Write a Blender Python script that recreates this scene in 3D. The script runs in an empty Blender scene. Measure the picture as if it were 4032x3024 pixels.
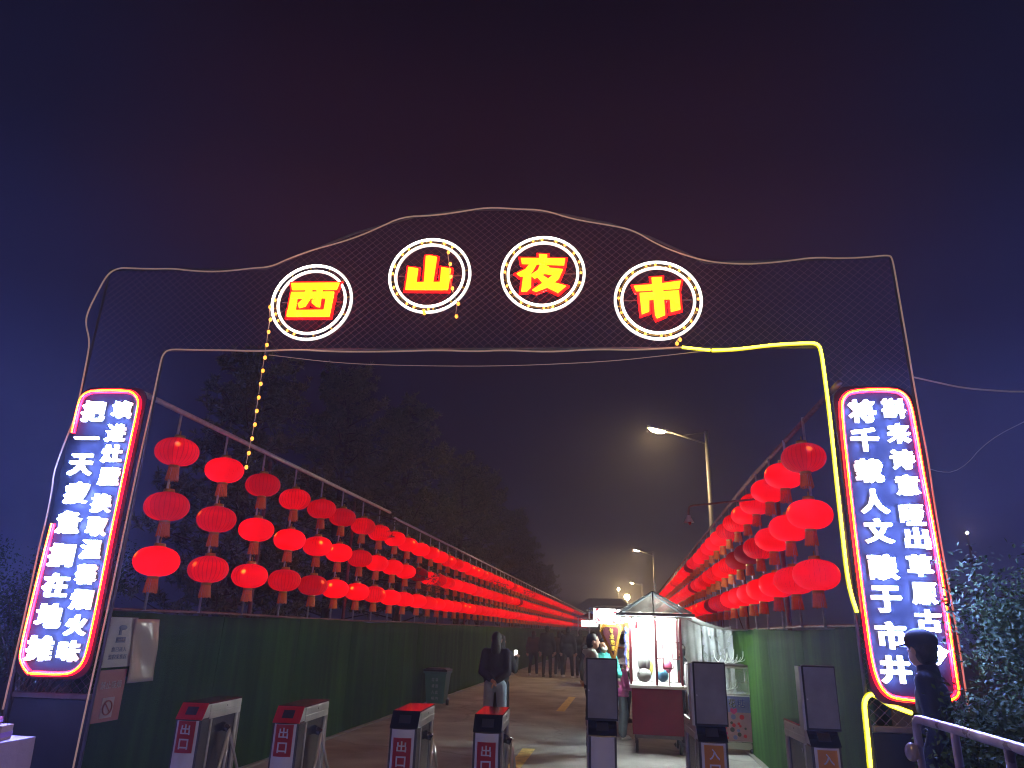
import bpy, bmesh, math, random
from math import sin, cos, pi, radians, sqrt, atan2
from mathutils import Vector, Matrix
random.seed(7)
SC = bpy.context.scene
COL = SC.collection

# ------------------------------------------------------------------ camera
cam = bpy.data.cameras.new('camera')
co = bpy.data.objects.new('camera', cam); COL.objects.link(co)
yaw, pitch, roll = radians(9.230), radians(19.126), radians(1.72)
fwd = Vector((-sin(yaw)*cos(pitch), cos(yaw)*cos(pitch), sin(pitch)))
r0 = Vector((cos(yaw), sin(yaw), 0)); u0 = r0.cross(fwd)
rr = r0*cos(roll) + u0*sin(roll); uu = -r0*sin(roll) + u0*cos(roll)
m = Matrix((rr, uu, -fwd)).transposed().to_4x4(); m.translation = (0, 0, 1.62)
co.matrix_world = m
cam.sensor_width = 36; cam.lens = 2780/4032*36
cam.clip_start = 0.05; cam.clip_end = 600
SC.camera = co

# ------------------------------------------------------------------ night sky
W = bpy.data.worlds.new('World'); SC.world = W; W.use_nodes = True
wn = W.node_tree; wn.nodes.clear()
wo = wn.nodes.new('ShaderNodeOutputWorld'); bg = wn.nodes.new('ShaderNodeBackground')
tc = wn.nodes.new('ShaderNodeTexCoord'); sx = wn.nodes.new('ShaderNodeSeparateXYZ')
def ramp(stops):
    c = wn.nodes.new('ShaderNodeValToRGB'); c.color_ramp.interpolation = 'EASE'
    c.color_ramp.elements[0].position = stops[0][0]; c.color_ramp.elements[0].color = (*stops[0][1], 1)
    c.color_ramp.elements[1].position = stops[-1][0]; c.color_ramp.elements[1].color = (*stops[-1][1], 1)
    for p, k in stops[1:-1]:
        e = c.color_ramp.elements.new(p); e.color = (*k, 1)
    return c
# sky: maroon over the lantern street; navy either side imitates the signs' blue glow
cr = ramp([(0.0, (.005, .0034, .016)), (.30, (.0065, .0030, .0125)), (.50, (.020, .0050, .0115)), (.60, (.0125, .0026, .0068)), (.78, (.0030, .0003, .0026))])
cb2 = ramp([(0.0, (.017, .024, .125)), (.22, (.017, .022, .110)), (.40, (.0085, .0085, .044)), (.56, (.0048, .0040, .019)), (.78, (.0018, .0014, .0060))])
wn.links.new(tc.outputs['Generated'], sx.inputs[0])
wn.links.new(sx.outputs['Z'], cr.inputs[0]); wn.links.new(sx.outputs['Z'], cb2.inputs[0])
dt = wn.nodes.new('ShaderNodeVectorMath'); dt.operation = 'DOT_PRODUCT'; dt.inputs[1].default_value = (-.160, .987, 0)
hv = wn.nodes.new('ShaderNodeVectorMath'); hv.operation = 'MULTIPLY'; hv.inputs[1].default_value = (1, 1, 0)
hn = wn.nodes.new('ShaderNodeVectorMath'); hn.operation = 'NORMALIZE'
wn.links.new(tc.outputs['Generated'], hv.inputs[0]); wn.links.new(hv.outputs[0], hn.inputs[0]); wn.links.new(hn.outputs[0], dt.inputs[0])
mrw = wn.nodes.new('ShaderNodeMapRange'); mrw.interpolation_type = 'SMOOTHSTEP'
mrw.inputs[1].default_value = .97; mrw.inputs[2].default_value = .74; mrw.inputs[3].default_value = 0; mrw.inputs[4].default_value = 1
wn.links.new(dt.outputs['Value'], mrw.inputs[0])
mxw = wn.nodes.new('ShaderNodeMix'); mxw.data_type = 'RGBA'
wn.links.new(mrw.outputs[0], mxw.inputs['Factor']); wn.links.new(cr.outputs[0], mxw.inputs['A']); wn.links.new(cb2.outputs[0], mxw.inputs['B'])
wn.links.new(mxw.outputs['Result'], bg.inputs[0]); bg.inputs[1].default_value = 1.0
wn.links.new(bg.outputs[0], wo.inputs[0])
SC.view_settings.view_transform = 'Standard'; SC.view_settings.look = 'None'
SC.view_settings.exposure = 0.0; SC.view_settings.gamma = 1.0
SC.view_settings.use_curve_mapping = False
SC.cycles.volume_bounces = 0
SC.cycles.max_bounces = 6; SC.cycles.diffuse_bounces = 3; SC.cycles.glossy_bounces = 3
SC.cycles.transmission_bounces = 4; SC.cycles.transparent_max_bounces = 10
SC.cycles.sample_clamp_indirect = 4.0
SC.cycles.use_denoising = True
SC.cycles.filter_width = 1.15

HAZE = 0.0046
# ------------------------------------------------------------------ materials
MATS = {}
def mat(name, col=(.5, .5, .5), rough=.6, metal=0.0, emit=None, es=1.0, noise=0.0, nscale=8.0,
        bump=0.0, bscale=40.0, alpha=1.0, trans=0.0, spec=.5):
    if name in MATS: return MATS[name]
    M = bpy.data.materials.new(name); M.use_nodes = True
    nt = M.node_tree; b = nt.nodes['Principled BSDF']
    b.inputs['Base Color'].default_value = (*col, 1)
    b.inputs['Roughness'].default_value = rough; b.inputs['Metallic'].default_value = metal
    b.inputs['Specular IOR Level'].default_value = spec
    b.inputs['Alpha'].default_value = alpha
    b.inputs['Transmission Weight'].default_value = trans
    tcn = nt.nodes.new('ShaderNodeTexCoord')
    if noise > 0:
        n = nt.nodes.new('ShaderNodeTexNoise'); n.inputs['Scale'].default_value = nscale; n.inputs['Detail'].default_value = 5
        nt.links.new(tcn.outputs['Object'], n.inputs['Vector'])
        r = nt.nodes.new('ShaderNodeMapRange'); r.inputs[1].default_value = .3; r.inputs[2].default_value = .7
        r.inputs[3].default_value = 1-noise; r.inputs[4].default_value = 1+noise
        nt.links.new(n.outputs[0], r.inputs[0])
        mx = nt.nodes.new('ShaderNodeVectorMath'); mx.operation = 'SCALE'
        mx.inputs[0].default_value = col; nt.links.new(r.outputs[0], mx.inputs['Scale'])
        nt.links.new(mx.outputs[0], b.inputs['Base Color'])
        r2 = nt.nodes.new('ShaderNodeMapRange'); r2.inputs[3].default_value = max(.02, rough-.12); r2.inputs[4].default_value = min(1, rough+.12)
        nt.links.new(n.outputs[0], r2.inputs[0]); nt.links.new(r2.outputs[0], b.inputs['Roughness'])
    if bump > 0:
        n = nt.nodes.new('ShaderNodeTexNoise'); n.inputs['Scale'].default_value = bscale; n.inputs['Detail'].default_value = 4
        nt.links.new(tcn.outputs['Object'], n.inputs['Vector'])
        bp = nt.nodes.new('ShaderNodeBump'); bp.inputs['Strength'].default_value = bump; bp.inputs['Distance'].default_value = .02
        nt.links.new(n.outputs[0], bp.inputs['Height']); nt.links.new(bp.outputs[0], b.inputs['Normal'])
    if emit:
        b.inputs['Emission Color'].default_value = (*emit, 1); b.inputs['Emission Strength'].default_value = es
    MATS[name] = M
    return M

M_asphalt = mat('asphalt', (.31, .305, .295), .8, noise=.28, nscale=1.3, bump=.5, bscale=90)
def crack_asphalt():
    nt = M_asphalt.node_tree; b = nt.nodes['Principled BSDF']; src = b.inputs['Base Color'].links[0].from_socket
    geo = nt.nodes.new('ShaderNodeNewGeometry')
    n = nt.nodes.new('ShaderNodeTexNoise'); n.inputs['Scale'].default_value = 1.1; n.inputs['Detail'].default_value = 6
    nt.links.new(geo.outputs['Position'], n.inputs['Vector'])
    ad = nt.nodes.new('ShaderNodeVectorMath'); ad.operation = 'MULTIPLY_ADD'; ad.inputs[1].default_value = (.9, .9, .9)
    nt.links.new(n.outputs['Color'], ad.inputs[0]); nt.links.new(geo.outputs['Position'], ad.inputs[2])
    v = nt.nodes.new('ShaderNodeTexVoronoi'); v.feature = 'DISTANCE_TO_EDGE'; v.inputs['Scale'].default_value = .33
    nt.links.new(ad.outputs[0], v.inputs['Vector'])
    r = nt.nodes.new('ShaderNodeMapRange'); r.inputs[1].default_value = .002; r.inputs[2].default_value = .012; r.inputs[3].default_value = .72; r.inputs[4].default_value = 1
    nt.links.new(v.outputs['Distance'], r.inputs[0])
    n2 = nt.nodes.new('ShaderNodeTexNoise'); n2.inputs['Scale'].default_value = .45; n2.inputs['Detail'].default_value = 8; n2.inputs['Roughness'].default_value = .7
    nt.links.new(geo.outputs['Position'], n2.inputs['Vector'])
    r2 = nt.nodes.new('ShaderNodeMapRange'); r2.inputs[1].default_value = .35; r2.inputs[2].default_value = .65; r2.inputs[3].default_value = .72; r2.inputs[4].default_value = 1.18
    nt.links.new(n2.outputs[0], r2.inputs[0])
    m1 = nt.nodes.new('ShaderNodeMath'); m1.operation = 'MULTIPLY'; nt.links.new(r.outputs[0], m1.inputs[0]); nt.links.new(r2.outputs[0], m1.inputs[1])
    sc = nt.nodes.new('ShaderNodeVectorMath'); sc.operation = 'SCALE'; nt.links.new(src, sc.inputs[0]); nt.links.new(m1.outputs[0], sc.inputs['Scale'])
    nt.links.new(sc.outputs[0], b.inputs['Base Color'])
crack_asphalt()
M_paint = mat('road_paint', (.66, .52, .16), .7, noise=.28, nscale=9)
M_steel = mat('galvanised_steel', (.62, .62, .64), .4, .35, noise=.15, nscale=20)
M_rust = mat('rusty_steel', (.22, .12, .09), .7, .2, noise=.3, nscale=14)
M_frame = mat('dark_frame_steel', (.17, .15, .16), .5, .6, noise=.2)
M_rope = mat('unlit_rope_with_glow', (.95, .74, .52), .3, 0, emit=(1, .66, .45), es=.13)  # unlit beige rope; faint glow put into the material to brighten it
M_net = mat('black_net', (.30, .20, .18), .6)
M_yrope = mat('yellow_rope_light', (.9, .8, .1), .3, emit=(1, .90, .045), es=9)
M_yside = mat('yellow_rope_casing', (.8, .7, .05), .3, emit=(1, .86, .0), es=.9)
M_white = mat('white_ring_tube', (.9, .9, .85), .3, emit=(1, .98, .80), es=15)
M_bulb = mat('warm_bulb', (.9, .6, .2), .3, emit=(1, .34, .03), es=2.6)
M_redneon = mat('red_neon_casing', (.8, .02, .03), .3, emit=(1, .002, .012), es=5)
M_core = mat('neon_core', (1, .6, .1), .3, emit=(1, .66, .0), es=8)
M_text = mat('white_led_text', (.9, .9, 1), .3, emit=(.17, .26, 1.0), es=260)
M_textcase = mat('led_text_casing', (.9, .9, 1), .3, emit=(.93, .97, 1.0), es=1.35)
M_ringcase = mat('ring_casing', (.9, .9, .85), .3, emit=(1, .99, .88), es=1.25)
M_yletter = mat('yellow_letter_face', (.9, .8, .05), .3, emit=(1, .86, .010), es=1.35)
M_rletter = mat('red_letter_side_halo', (.7, .01, .01), .3, emit=(1, .002, .002), es=6)
M_board = mat('black_board', (.018, .018, .026), .45, noise=.3, nscale=3)
M_signback = mat('sign_backing', (.012, .013, .022), .6, noise=.15, nscale=4)
M_gold = mat('gold_foil', (.75, .48, .12), .3, .9)
M_tassel = mat('tassel', (.85, .27, .06), .7, bump=.4, bscale=60)
M_stainless = mat('stainless', (.78, .78, .80), .22, .45, noise=.10, nscale=2.5)
M_stain2 = mat('stainless_dull', (.66, .66, .65), .34, .6, noise=.12, nscale=6)
M_darksteel = mat('dark_stainless', (.14, .13, .14), .22, .9, noise=.2, nscale=4)
M_blackgloss = mat('black_acrylic', (.012, .012, .014), .08)
M_redplate = mat('red_plate', (.55, .012, .018), .35)
M_redtop = mat('dark_red_lid', (.10, .008, .01), .16)
M_screen = mat('screen_panel', (.25, .25, .27), .32, noise=.25, nscale=4)
M_screenframe = mat('screen_frame', (.02, .02, .025), .4)
M_red = mat('red_sticker', (.34, .008, .014), .45)
M_orange = mat('orange_sticker', (.50, .19, .02), .45)
M_lettering = mat('white_lettering', (.55, .55, .60), .5)
M_skin = mat('skin', (.50, .29, .20), .55, bump=.05)
M_hair = mat('black_hair', (.012, .010, .010), .45, bump=.5, bscale=120)
M_pink = mat('table_cloth', (.50, .36, .42), .8, bump=.3, bscale=14)
M_maroon = mat('maroon_cart', (.19, .004, .020), .7, noise=.12, nscale=5, spec=.08)
M_maroonpost = mat('maroon_wood', (.16, .012, .02), .45)
M_counter = mat('white_counter', (.75, .75, .73), .4)
M_cartlamp = mat('cart_lamp_tube', (1, 1, 1), .3, emit=(.86, 1.0, .96), es=480)
M_globe = mat('cart_globe', (1, 1, 1), .3, emit=(.92, 1.0, .93), es=1000)
M_cloth = mat('white_cloth', (.75, .78, .77), .8, bump=.3, bscale=8)
M_lampglow = mat('street_lamp_glow', (1, .8, .5), .3, emit=(1, .70, .34), es=900)
M_lampgrey = mat('lamp_grey', (.30, .29, .28), .5, .3)
M_bark = mat('pine_bark', (.10, .07, .05), .9, bump=.8, bscale=12)
M_soil = mat('soil', (.06, .045, .035), .95, noise=.4, nscale=2, bump=.5)

def plastic(name, col, op):
    M = bpy.data.materials.new(name); M.use_nodes = True; nt = M.node_tree; nt.nodes.clear()
    o = nt.nodes.new('ShaderNodeOutputMaterial'); mixn = nt.nodes.new('ShaderNodeMixShader')
    t = nt.nodes.new('ShaderNodeBsdfTransparent'); p = nt.nodes.new('ShaderNodeBsdfPrincipled')
    p.inputs['Base Color'].default_value = (*col, 1); p.inputs['Roughness'].default_value = .2
    n = nt.nodes.new('ShaderNodeTexNoise'); n.inputs['Scale'].default_value = 3; n.inputs['Distortion'].default_value = .5
    tcn = nt.nodes.new('ShaderNodeTexCoord'); nt.links.new(tcn.outputs['Object'], n.inputs['Vector'])
    r = nt.nodes.new('ShaderNodeMapRange'); r.inputs[1].default_value = .42; r.inputs[2].default_value = .66
    r.inputs[3].default_value = op; r.inputs[4].default_value = min(1, op+.3)
    nt.links.new(n.outputs[0], r.inputs[0]); nt.links.new(r.outputs[0], mixn.inputs[0])
    bp = nt.nodes.new('ShaderNodeBump'); bp.inputs['Strength'].default_value = .2; bp.inputs['Distance'].default_value = .02
    nt.links.new(n.outputs[0], bp.inputs['Height']); nt.links.new(bp.outputs[0], p.inputs['Normal'])
    nt.links.new(t.outputs[0], mixn.inputs[1]); nt.links.new(p.outputs[0], mixn.inputs[2]); nt.links.new(mixn.outputs[0], o.inputs[0])
    return M
M_clear = plastic('clear_plastic', (.8, .86, .9), .28)
M_sheet = plastic('milky_plastic', (.82, .85, .84), .80)
M_glass = plastic('thin_glass', (.6, .7, .68), .06)

def turf_mat():
    M = bpy.data.materials.new('artificial_turf'); M.use_nodes = True; nt = M.node_tree; b = nt.nodes['Principled BSDF']
    tcn = nt.nodes.new('ShaderNodeTexCoord')
    n = nt.nodes.new('ShaderNodeTexNoise'); n.inputs['Scale'].default_value = 160; n.inputs['Detail'].default_value = 2
    n2 = nt.nodes.new('ShaderNodeTexNoise'); n2.inputs['Scale'].default_value = 1.6; n2.inputs['Detail'].default_value = 4
    mp = nt.nodes.new('ShaderNodeMapping'); mp.inputs['Scale'].default_value = (1, 2.2, .28)
    geo = nt.nodes.new('ShaderNodeNewGeometry')
    nt.links.new(geo.outputs['Position'], n.inputs['Vector']); nt.links.new(geo.outputs['Position'], mp.inputs[0]); nt.links.new(mp.outputs[0], n2.inputs['Vector'])
    r = nt.nodes.new('ShaderNodeValToRGB'); r.color_ramp.elements[0].position = .33; r.color_ramp.elements[1].position = .68
    r.color_ramp.elements[0].color = (.010, .038, .005, 1); r.color_ramp.elements[1].color = (.048, .130, .020, 1)
    ad = nt.nodes.new('ShaderNodeMath'); ad.operation = 'ADD'; ml = nt.nodes.new('ShaderNodeMath'); ml.operation = 'MULTIPLY'; ml.inputs[1].default_value = .5
    nt.links.new(n.outputs[0], ad.inputs[0]); nt.links.new(n2.outputs[0], ad.inputs[1]); nt.links.new(ad.outputs[0], ml.inputs[0])
    n3 = nt.nodes.new('ShaderNodeTexNoise'); n3.inputs['Scale'].default_value = 3.2; n3.inputs['Detail'].default_value = 5; mp3 = nt.nodes.new('ShaderNodeMapping'); mp3.inputs['Scale'].default_value = (1, 2.5, .10)
    nt.links.new(geo.outputs['Position'], mp3.inputs[0]); nt.links.new(mp3.outputs[0], n3.inputs['Vector'])
    r3 = nt.nodes.new('ShaderNodeMapRange'); r3.inputs[1].default_value = .3; r3.inputs[2].default_value = .7; r3.inputs[3].default_value = .74; r3.inputs[4].default_value = 1.18; nt.links.new(n3.outputs[0], r3.inputs[0])
    sc3 = nt.nodes.new('ShaderNodeVectorMath'); sc3.operation = 'SCALE'; nt.links.new(r.outputs[0], sc3.inputs[0]); nt.links.new(r3.outputs[0], sc3.inputs['Scale'])
    nt.links.new(ml.outputs[0], r.inputs[0]); nt.links.new(sc3.outputs[0], b.inputs['Base Color'])
    b.inputs['Roughness'].default_value = .8
    bp = nt.nodes.new('ShaderNodeBump'); bp.inputs['Strength'].default_value = 1; bp.inputs['Distance'].default_value = .012
    nt.links.new(n.outputs[0], bp.inputs['Height']); nt.links.new(bp.outputs[0], b.inputs['Normal'])
    return M
M_turf = turf_mat()
M_turf.node_tree.nodes['Principled BSDF'].inputs['Specular IOR Level'].default_value = .1

def leaf_mat(name, c1, c2, tr=.25):
    M = bpy.data.materials.new(name); M.use_nodes = True; nt = M.node_tree; b = nt.nodes['Principled BSDF']
    geo = nt.nodes.new('ShaderNodeNewGeometry'); r = nt.nodes.new('ShaderNodeValToRGB')
    r.color_ramp.elements[0].color = (*c1, 1); r.color_ramp.elements[1].color = (*c2, 1)
    nt.links.new(geo.outputs['Random Per Island'], r.inputs[0]); nt.links.new(r.outputs[0], b.inputs['Base Color'])
    b.inputs['Roughness'].default_value = .75; b.inputs['Specular IOR Level'].default_value = .2
    return M
M_needle = leaf_mat('pine_needles', (.10, .115, .055), (.28, .27, .15))
M_leaf = leaf_mat('shrub_leaves', (.018, .045, .010), (.085, .14, .034))

def lantern_mat(name, es, hot):
    M = bpy.data.materials.new(name); M.use_nodes = True; nt = M.node_tree; b = nt.nodes['Principled BSDF']
    b.inputs['Base Color'].default_value = (.30, .002, .004, 1); b.inputs['Roughness'].default_value = .7; b.inputs['Specular IOR Level'].default_value = .15
    oi = nt.nodes.new('ShaderNodeObjectInfo'); tcn = nt.nodes.new('ShaderNodeTexCoord')
    sp = nt.nodes.new('ShaderNodeSeparateXYZ'); nt.links.new(tcn.outputs['Object'], sp.inputs[0])
    def MR(a, f0, f1, t0, t1):
        r = nt.nodes.new('ShaderNodeMapRange'); r.inputs[1].default_value = f0; r.inputs[2].default_value = f1
        r.inputs[3].default_value = t0; r.inputs[4].default_value = t1; nt.links.new(a, r.inputs[0]); return r.outputs[0]
    def MU(a, c, op='MULTIPLY'):
        n = nt.nodes.new('ShaderNodeMath'); n.operation = op
        nt.links.new(a, n.inputs[0])
        if isinstance(c, float): n.inputs[1].default_value = c
        else: nt.links.new(c, n.inputs[1])
        return n.outputs[0]
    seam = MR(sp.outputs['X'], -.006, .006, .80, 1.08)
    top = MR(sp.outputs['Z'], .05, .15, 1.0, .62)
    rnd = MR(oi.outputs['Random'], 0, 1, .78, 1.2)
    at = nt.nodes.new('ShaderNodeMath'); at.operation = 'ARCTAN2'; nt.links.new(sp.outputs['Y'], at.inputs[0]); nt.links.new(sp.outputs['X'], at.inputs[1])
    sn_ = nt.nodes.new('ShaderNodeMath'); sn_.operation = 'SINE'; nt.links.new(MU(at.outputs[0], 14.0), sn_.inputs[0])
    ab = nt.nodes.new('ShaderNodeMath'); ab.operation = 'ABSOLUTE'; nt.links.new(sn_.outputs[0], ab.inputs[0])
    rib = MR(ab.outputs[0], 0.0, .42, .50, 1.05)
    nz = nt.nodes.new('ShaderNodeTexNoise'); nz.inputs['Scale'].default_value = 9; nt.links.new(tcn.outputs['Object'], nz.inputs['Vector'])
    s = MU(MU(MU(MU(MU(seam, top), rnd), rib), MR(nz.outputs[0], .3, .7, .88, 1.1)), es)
    # bulb seen through the cloth
    vd = nt.nodes.new('ShaderNodeVectorMath'); vd.operation = 'DISTANCE'; vd.inputs[1].default_value = (.03, -.185, .04)
    nt.links.new(tcn.outputs['Object'], vd.inputs[0])
    hs = MR(vd.outputs['Value'], .012, .035, hot, 0.0)
    b.inputs['Emission Color'].default_value = (1, .008, .012, 1)
    e1 = nt.nodes.new('ShaderNodeVectorMath'); e1.operation = 'SCALE'; e1.inputs[0].default_value = (1, .0015, .003); nt.links.new(s, e1.inputs['Scale'])
    e2 = nt.nodes.new('ShaderNodeVectorMath'); e2.operation = 'SCALE'; e2.inputs[0].default_value = (1, .30, .02); nt.links.new(hs, e2.inputs['Scale'])
    e3 = nt.nodes.new('ShaderNodeVectorMath'); nt.links.new(e1.outputs[0], e3.inputs[0]); nt.links.new(e2.outputs[0], e3.inputs[1])
    nt.links.new(e3.outputs[0], b.inputs['Emission Color']); b.inputs['Emission Strength'].default_value = 1
    return M
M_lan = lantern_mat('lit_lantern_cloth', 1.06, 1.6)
M_landim = lantern_mat('dim_lantern_cloth', .52, .8)
M_lanoff = lantern_mat('unlit_lantern_cloth', .07, 0.0)  # unlit cloth, faint red glow put in as if lit by neighbours

# ------------------------------------------------------------------ mesh building
class MB:
    def __init__(s): s.v = []; s.f = []
    def quad(s, a, b, c, d): n = len(s.v); s.v += [a, b, c, d]; s.f.append((n, n+1, n+2, n+3)); return s
    def box(s, x0, x1, y0, y1, z0, z1):
        n = len(s.v)
        s.v += [(x0, y0, z0), (x1, y0, z0), (x1, y1, z0), (x0, y1, z0), (x0, y0, z1), (x1, y0, z1), (x1, y1, z1), (x0, y1, z1)]
        for f in ((0, 3, 2, 1), (4, 5, 6, 7), (0, 1, 5, 4), (1, 2, 6, 5), (2, 3, 7, 6), (3, 0, 4, 7)): s.f.append(tuple(n+i for i in f))
        return s
    def tube(s, pts, r, seg=8, cap=True, close=False):
        pts = [Vector(p) for p in pts]; N = len(pts); n0 = len(s.v)
        rs = r if isinstance(r, (list, tuple)) else [r]*N
        up = None
        for i, p in enumerate(pts):
            if close: d = pts[(i+1) % N]-pts[i-1]
            else: d = pts[min(i+1, N-1)]-pts[max(i-1, 0)]
            if d.length < 1e-9: d = Vector((0, 0, 1))
            d.normalize()
            if up is None:
                up = Vector((0, 0, 1)) if abs(d.z) < .9 else Vector((1, 0, 0))
            a = d.cross(up)
            if a.length < 1e-4: a = d.cross(Vector((0, 1, 0)) if abs(d.y) < .9 else Vector((1, 0, 0)))
            a.normalize(); b = a.cross(d); b.normalize(); up = b
            for k in range(seg):
                t = 2*pi*k/seg + pi/seg; q = p + (a*cos(t)+b*sin(t))*rs[i]; s.v.append(tuple(q))
        M = N if close else N-1
        for i in range(M):
            j = (i+1) % N
            for k in range(seg):
                k2 = (k+1) % seg
                s.f.append((n0+i*seg+k, n0+i*seg+k2, n0+j*seg+k2, n0+j*seg+k))
        if cap and not close:
            s.f.append(tuple(n0+k for k in range(seg))[::-1]); s.f.append(tuple(n0+(N-1)*seg+k for k in range(seg)))
        return s
    def lathe(s, prof, seg=24, c=(0, 0, 0), scallop=0, amp=0, sx=1, sy=1):
        n0 = len(s.v)
        for (r, z) in prof:
            for k in range(seg):
                t = 2*pi*k/seg; q = r*(1-amp*abs(cos(scallop*t/2))) if amp else r
                s.v.append((c[0]+q*cos(t)*sx, c[1]+q*sin(t)*sy, c[2]+z))
        for i in range(len(prof)-1):
            for k in range(seg):
                k2 = (k+1) % seg; s.f.append((n0+i*seg+k, n0+i*seg+k2, n0+(i+1)*seg+k2, n0+(i+1)*seg+k))
        return s
    def ell(s, c, r, seg=12, rings=8):
        prof = [(sin(pi*i/rings), -cos(pi*i/rings)) for i in range(rings+1)]
        n0 = len(s.v)
        for (a, z) in prof:
            a = max(a, .002)
            for k in range(seg):
                t = 2*pi*k/seg; s.v.append((c[0]+a*cos(t)*r[0], c[1]+a*sin(t)*r[1], c[2]+z*r[2]))
        for i in range(rings):
            for k in range(seg):
                k2 = (k+1) % seg; s.f.append((n0+i*seg+k, n0+i*seg+k2, n0+(i+1)*seg+k2, n0+(i+1)*seg+k))
        return s
    def cap(s, p1, r1, p2, r2, seg=10):
        p1, p2 = Vector(p1), Vector(p2); d = (p2-p1)
        if d.length < 1e-6: return s.ell(p1, (r1,)*3)
        d.normalize(); pts, rs = [], []
        for i in range(5):
            a = -pi/2 + pi/2*i/4 if i else -pi/2+.12
            pts.append(p1+d*r1*sin(a)); rs.append(r1*cos(a))
        for i in range(5):
            a = pi/2*i/4 if i < 4 else pi/2-.12
            pts.append(p2+d*r2*sin(a)); rs.append(r2*cos(a))
        return s.tube(pts, rs, seg)
    def prism(s, poly, y0, y1):   # polygon in x-z, depth along y
        n = len(s.v); N = len(poly)
        s.v += [(x, y0, z) for x, z in poly] + [(x, y1, z) for x, z in poly]
        s.f.append(tuple(range(n, n+N))); s.f.append(tuple(range(n+2*N-1, n+N-1, -1)))
        for i in range(N): j = (i+1) % N; s.f.append((n+i, n+N+i, n+N+j, n+j))
        return s
    def shift(s, d): s.v = [(x+d[0], y+d[1], z+d[2]) for x, y, z in s.v]; return s
    def xf(s, M): s.v = [tuple(M @ Vector(v)) for v in s.v]; return s
    def mesh(s, name, m, smooth=False):
        me = bpy.data.meshes.new(name); me.from_pydata(s.v, [], s.f)
        bm = bmesh.new(); bm.from_mesh(me); bmesh.ops.recalc_face_normals(bm, faces=bm.faces); bm.to_mesh(me); bm.free()
        if m: me.materials.append(m)
        if smooth: me.polygons.foreach_set('use_smooth', [True]*len(me.polygons))
        me.update(); return me

def obj(name, mb, m, parent=None, smooth=False, loc=None, label=None, bevel=0):
    me = mb.mesh(name, m, smooth) if isinstance(mb, MB) else mb
    o = bpy.data.objects.new(name, me); COL.objects.link(o)
    if parent: o.parent = parent
    if loc: o.location = loc
    if label: o['label'] = label
    if bevel:
        b = o.modifiers.new('bevel', 'BEVEL'); b.width = bevel; b.segments = 2; b.limit_method = 'ANGLE'
    return o
def tag(o, label, cat, group=None):
    o['label'] = label; o['category'] = cat
    if group: o['group'] = group
    return o
def thing(name, label, cat, loc=(0, 0, 0), rotz=0, group=None):
    o = bpy.data.objects.new(name, None); COL.objects.link(o); o.empty_display_size = .1
    o.location = loc; o.rotation_euler = (0, 0, rotz); return tag(o, label, cat, group)
def struct(name, mb, m, smooth=False):
    o = obj(name, mb, m, smooth=smooth); o['kind'] = 'structure'; return o

def text_mesh(ch, w, h, m, extrude=.004, bev=.0, sx=1):
    c = bpy.data.curves.new('t', 'FONT'); c.body = ch; c.extrude = extrude/h; c.bevel_depth = bev; c.bevel_resolution = 0; c.resolution_u = 3
    o = bpy.data.objects.new('t', c); COL.objects.link(o); bpy.context.view_layer.update()
    me = bpy.data.meshes.new_from_object(o.evaluated_get(bpy.context.evaluated_depsgraph_get()))
    bpy.data.objects.remove(o); bpy.data.curves.remove(c)
    xs = [v.co.x for v in me.vertices]; ys = [v.co.y for v in me.vertices]
    cx, cy = (min(xs)+max(xs))/2, (min(ys)+max(ys))/2
    kx = w/max(.3, max(xs)-min(xs)) if w else h; ky = h/1.0 if w is None else h/max(.3, max(ys)-min(ys))
    for v in me.vertices:
        x, y, z = v.co; v.co = ((x-cx)*kx, -z*h, (y-cy)*ky)
    me.materials.clear(); me.materials.append(m); me.update()
    return me

# ================================================================== STRUCTURE
WL, WR = -4.43, 1.77
g = MB()
nx, ny = 40, 60
for j in range(ny+1):
    for i in range(nx+1):
        g.v.append((-50+100*i/nx, -8+178*j/ny, 0))
for j in range(ny):
    for i in range(nx):
        a = j*(nx+1)+i; g.f.append((a, a+1, a+nx+2, a+nx+1))
struct('ground', g, M_soil)
r = MB().quad((-7.5, -7, .004), (7.5, -7, .004), (7.5, 5.6, .004), (-7.5, 5.6, .004))
r.quad((WL-.06, 5.6, .004), (WR+.06, 5.6, .004), (WR+.06, 165, .004), (WL-.06, 165, .004))
road = struct('road', r, M_asphalt)
for k, (a, b) in enumerate([(7.6, 11.2), (16.3, 19.9), (25.0, 28.6), (33.7, 37.3), (42.4, 46)]):
    p = MB(); n = 24; pv = []
    for i in range(n+1):
        y = a+(b-a)*i/n; e = .004*sin(i*7.3)+.003*random.uniform(-1, 1)
        p.v += [(-1.50+e, y, .008), (-1.32+e*.5, y, .008)]
    for i in range(n): p.f.append((2*i, 2*i+1, 2*i+3, 2*i+2))
    o = obj('road_marking', p, M_paint, road)

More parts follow.
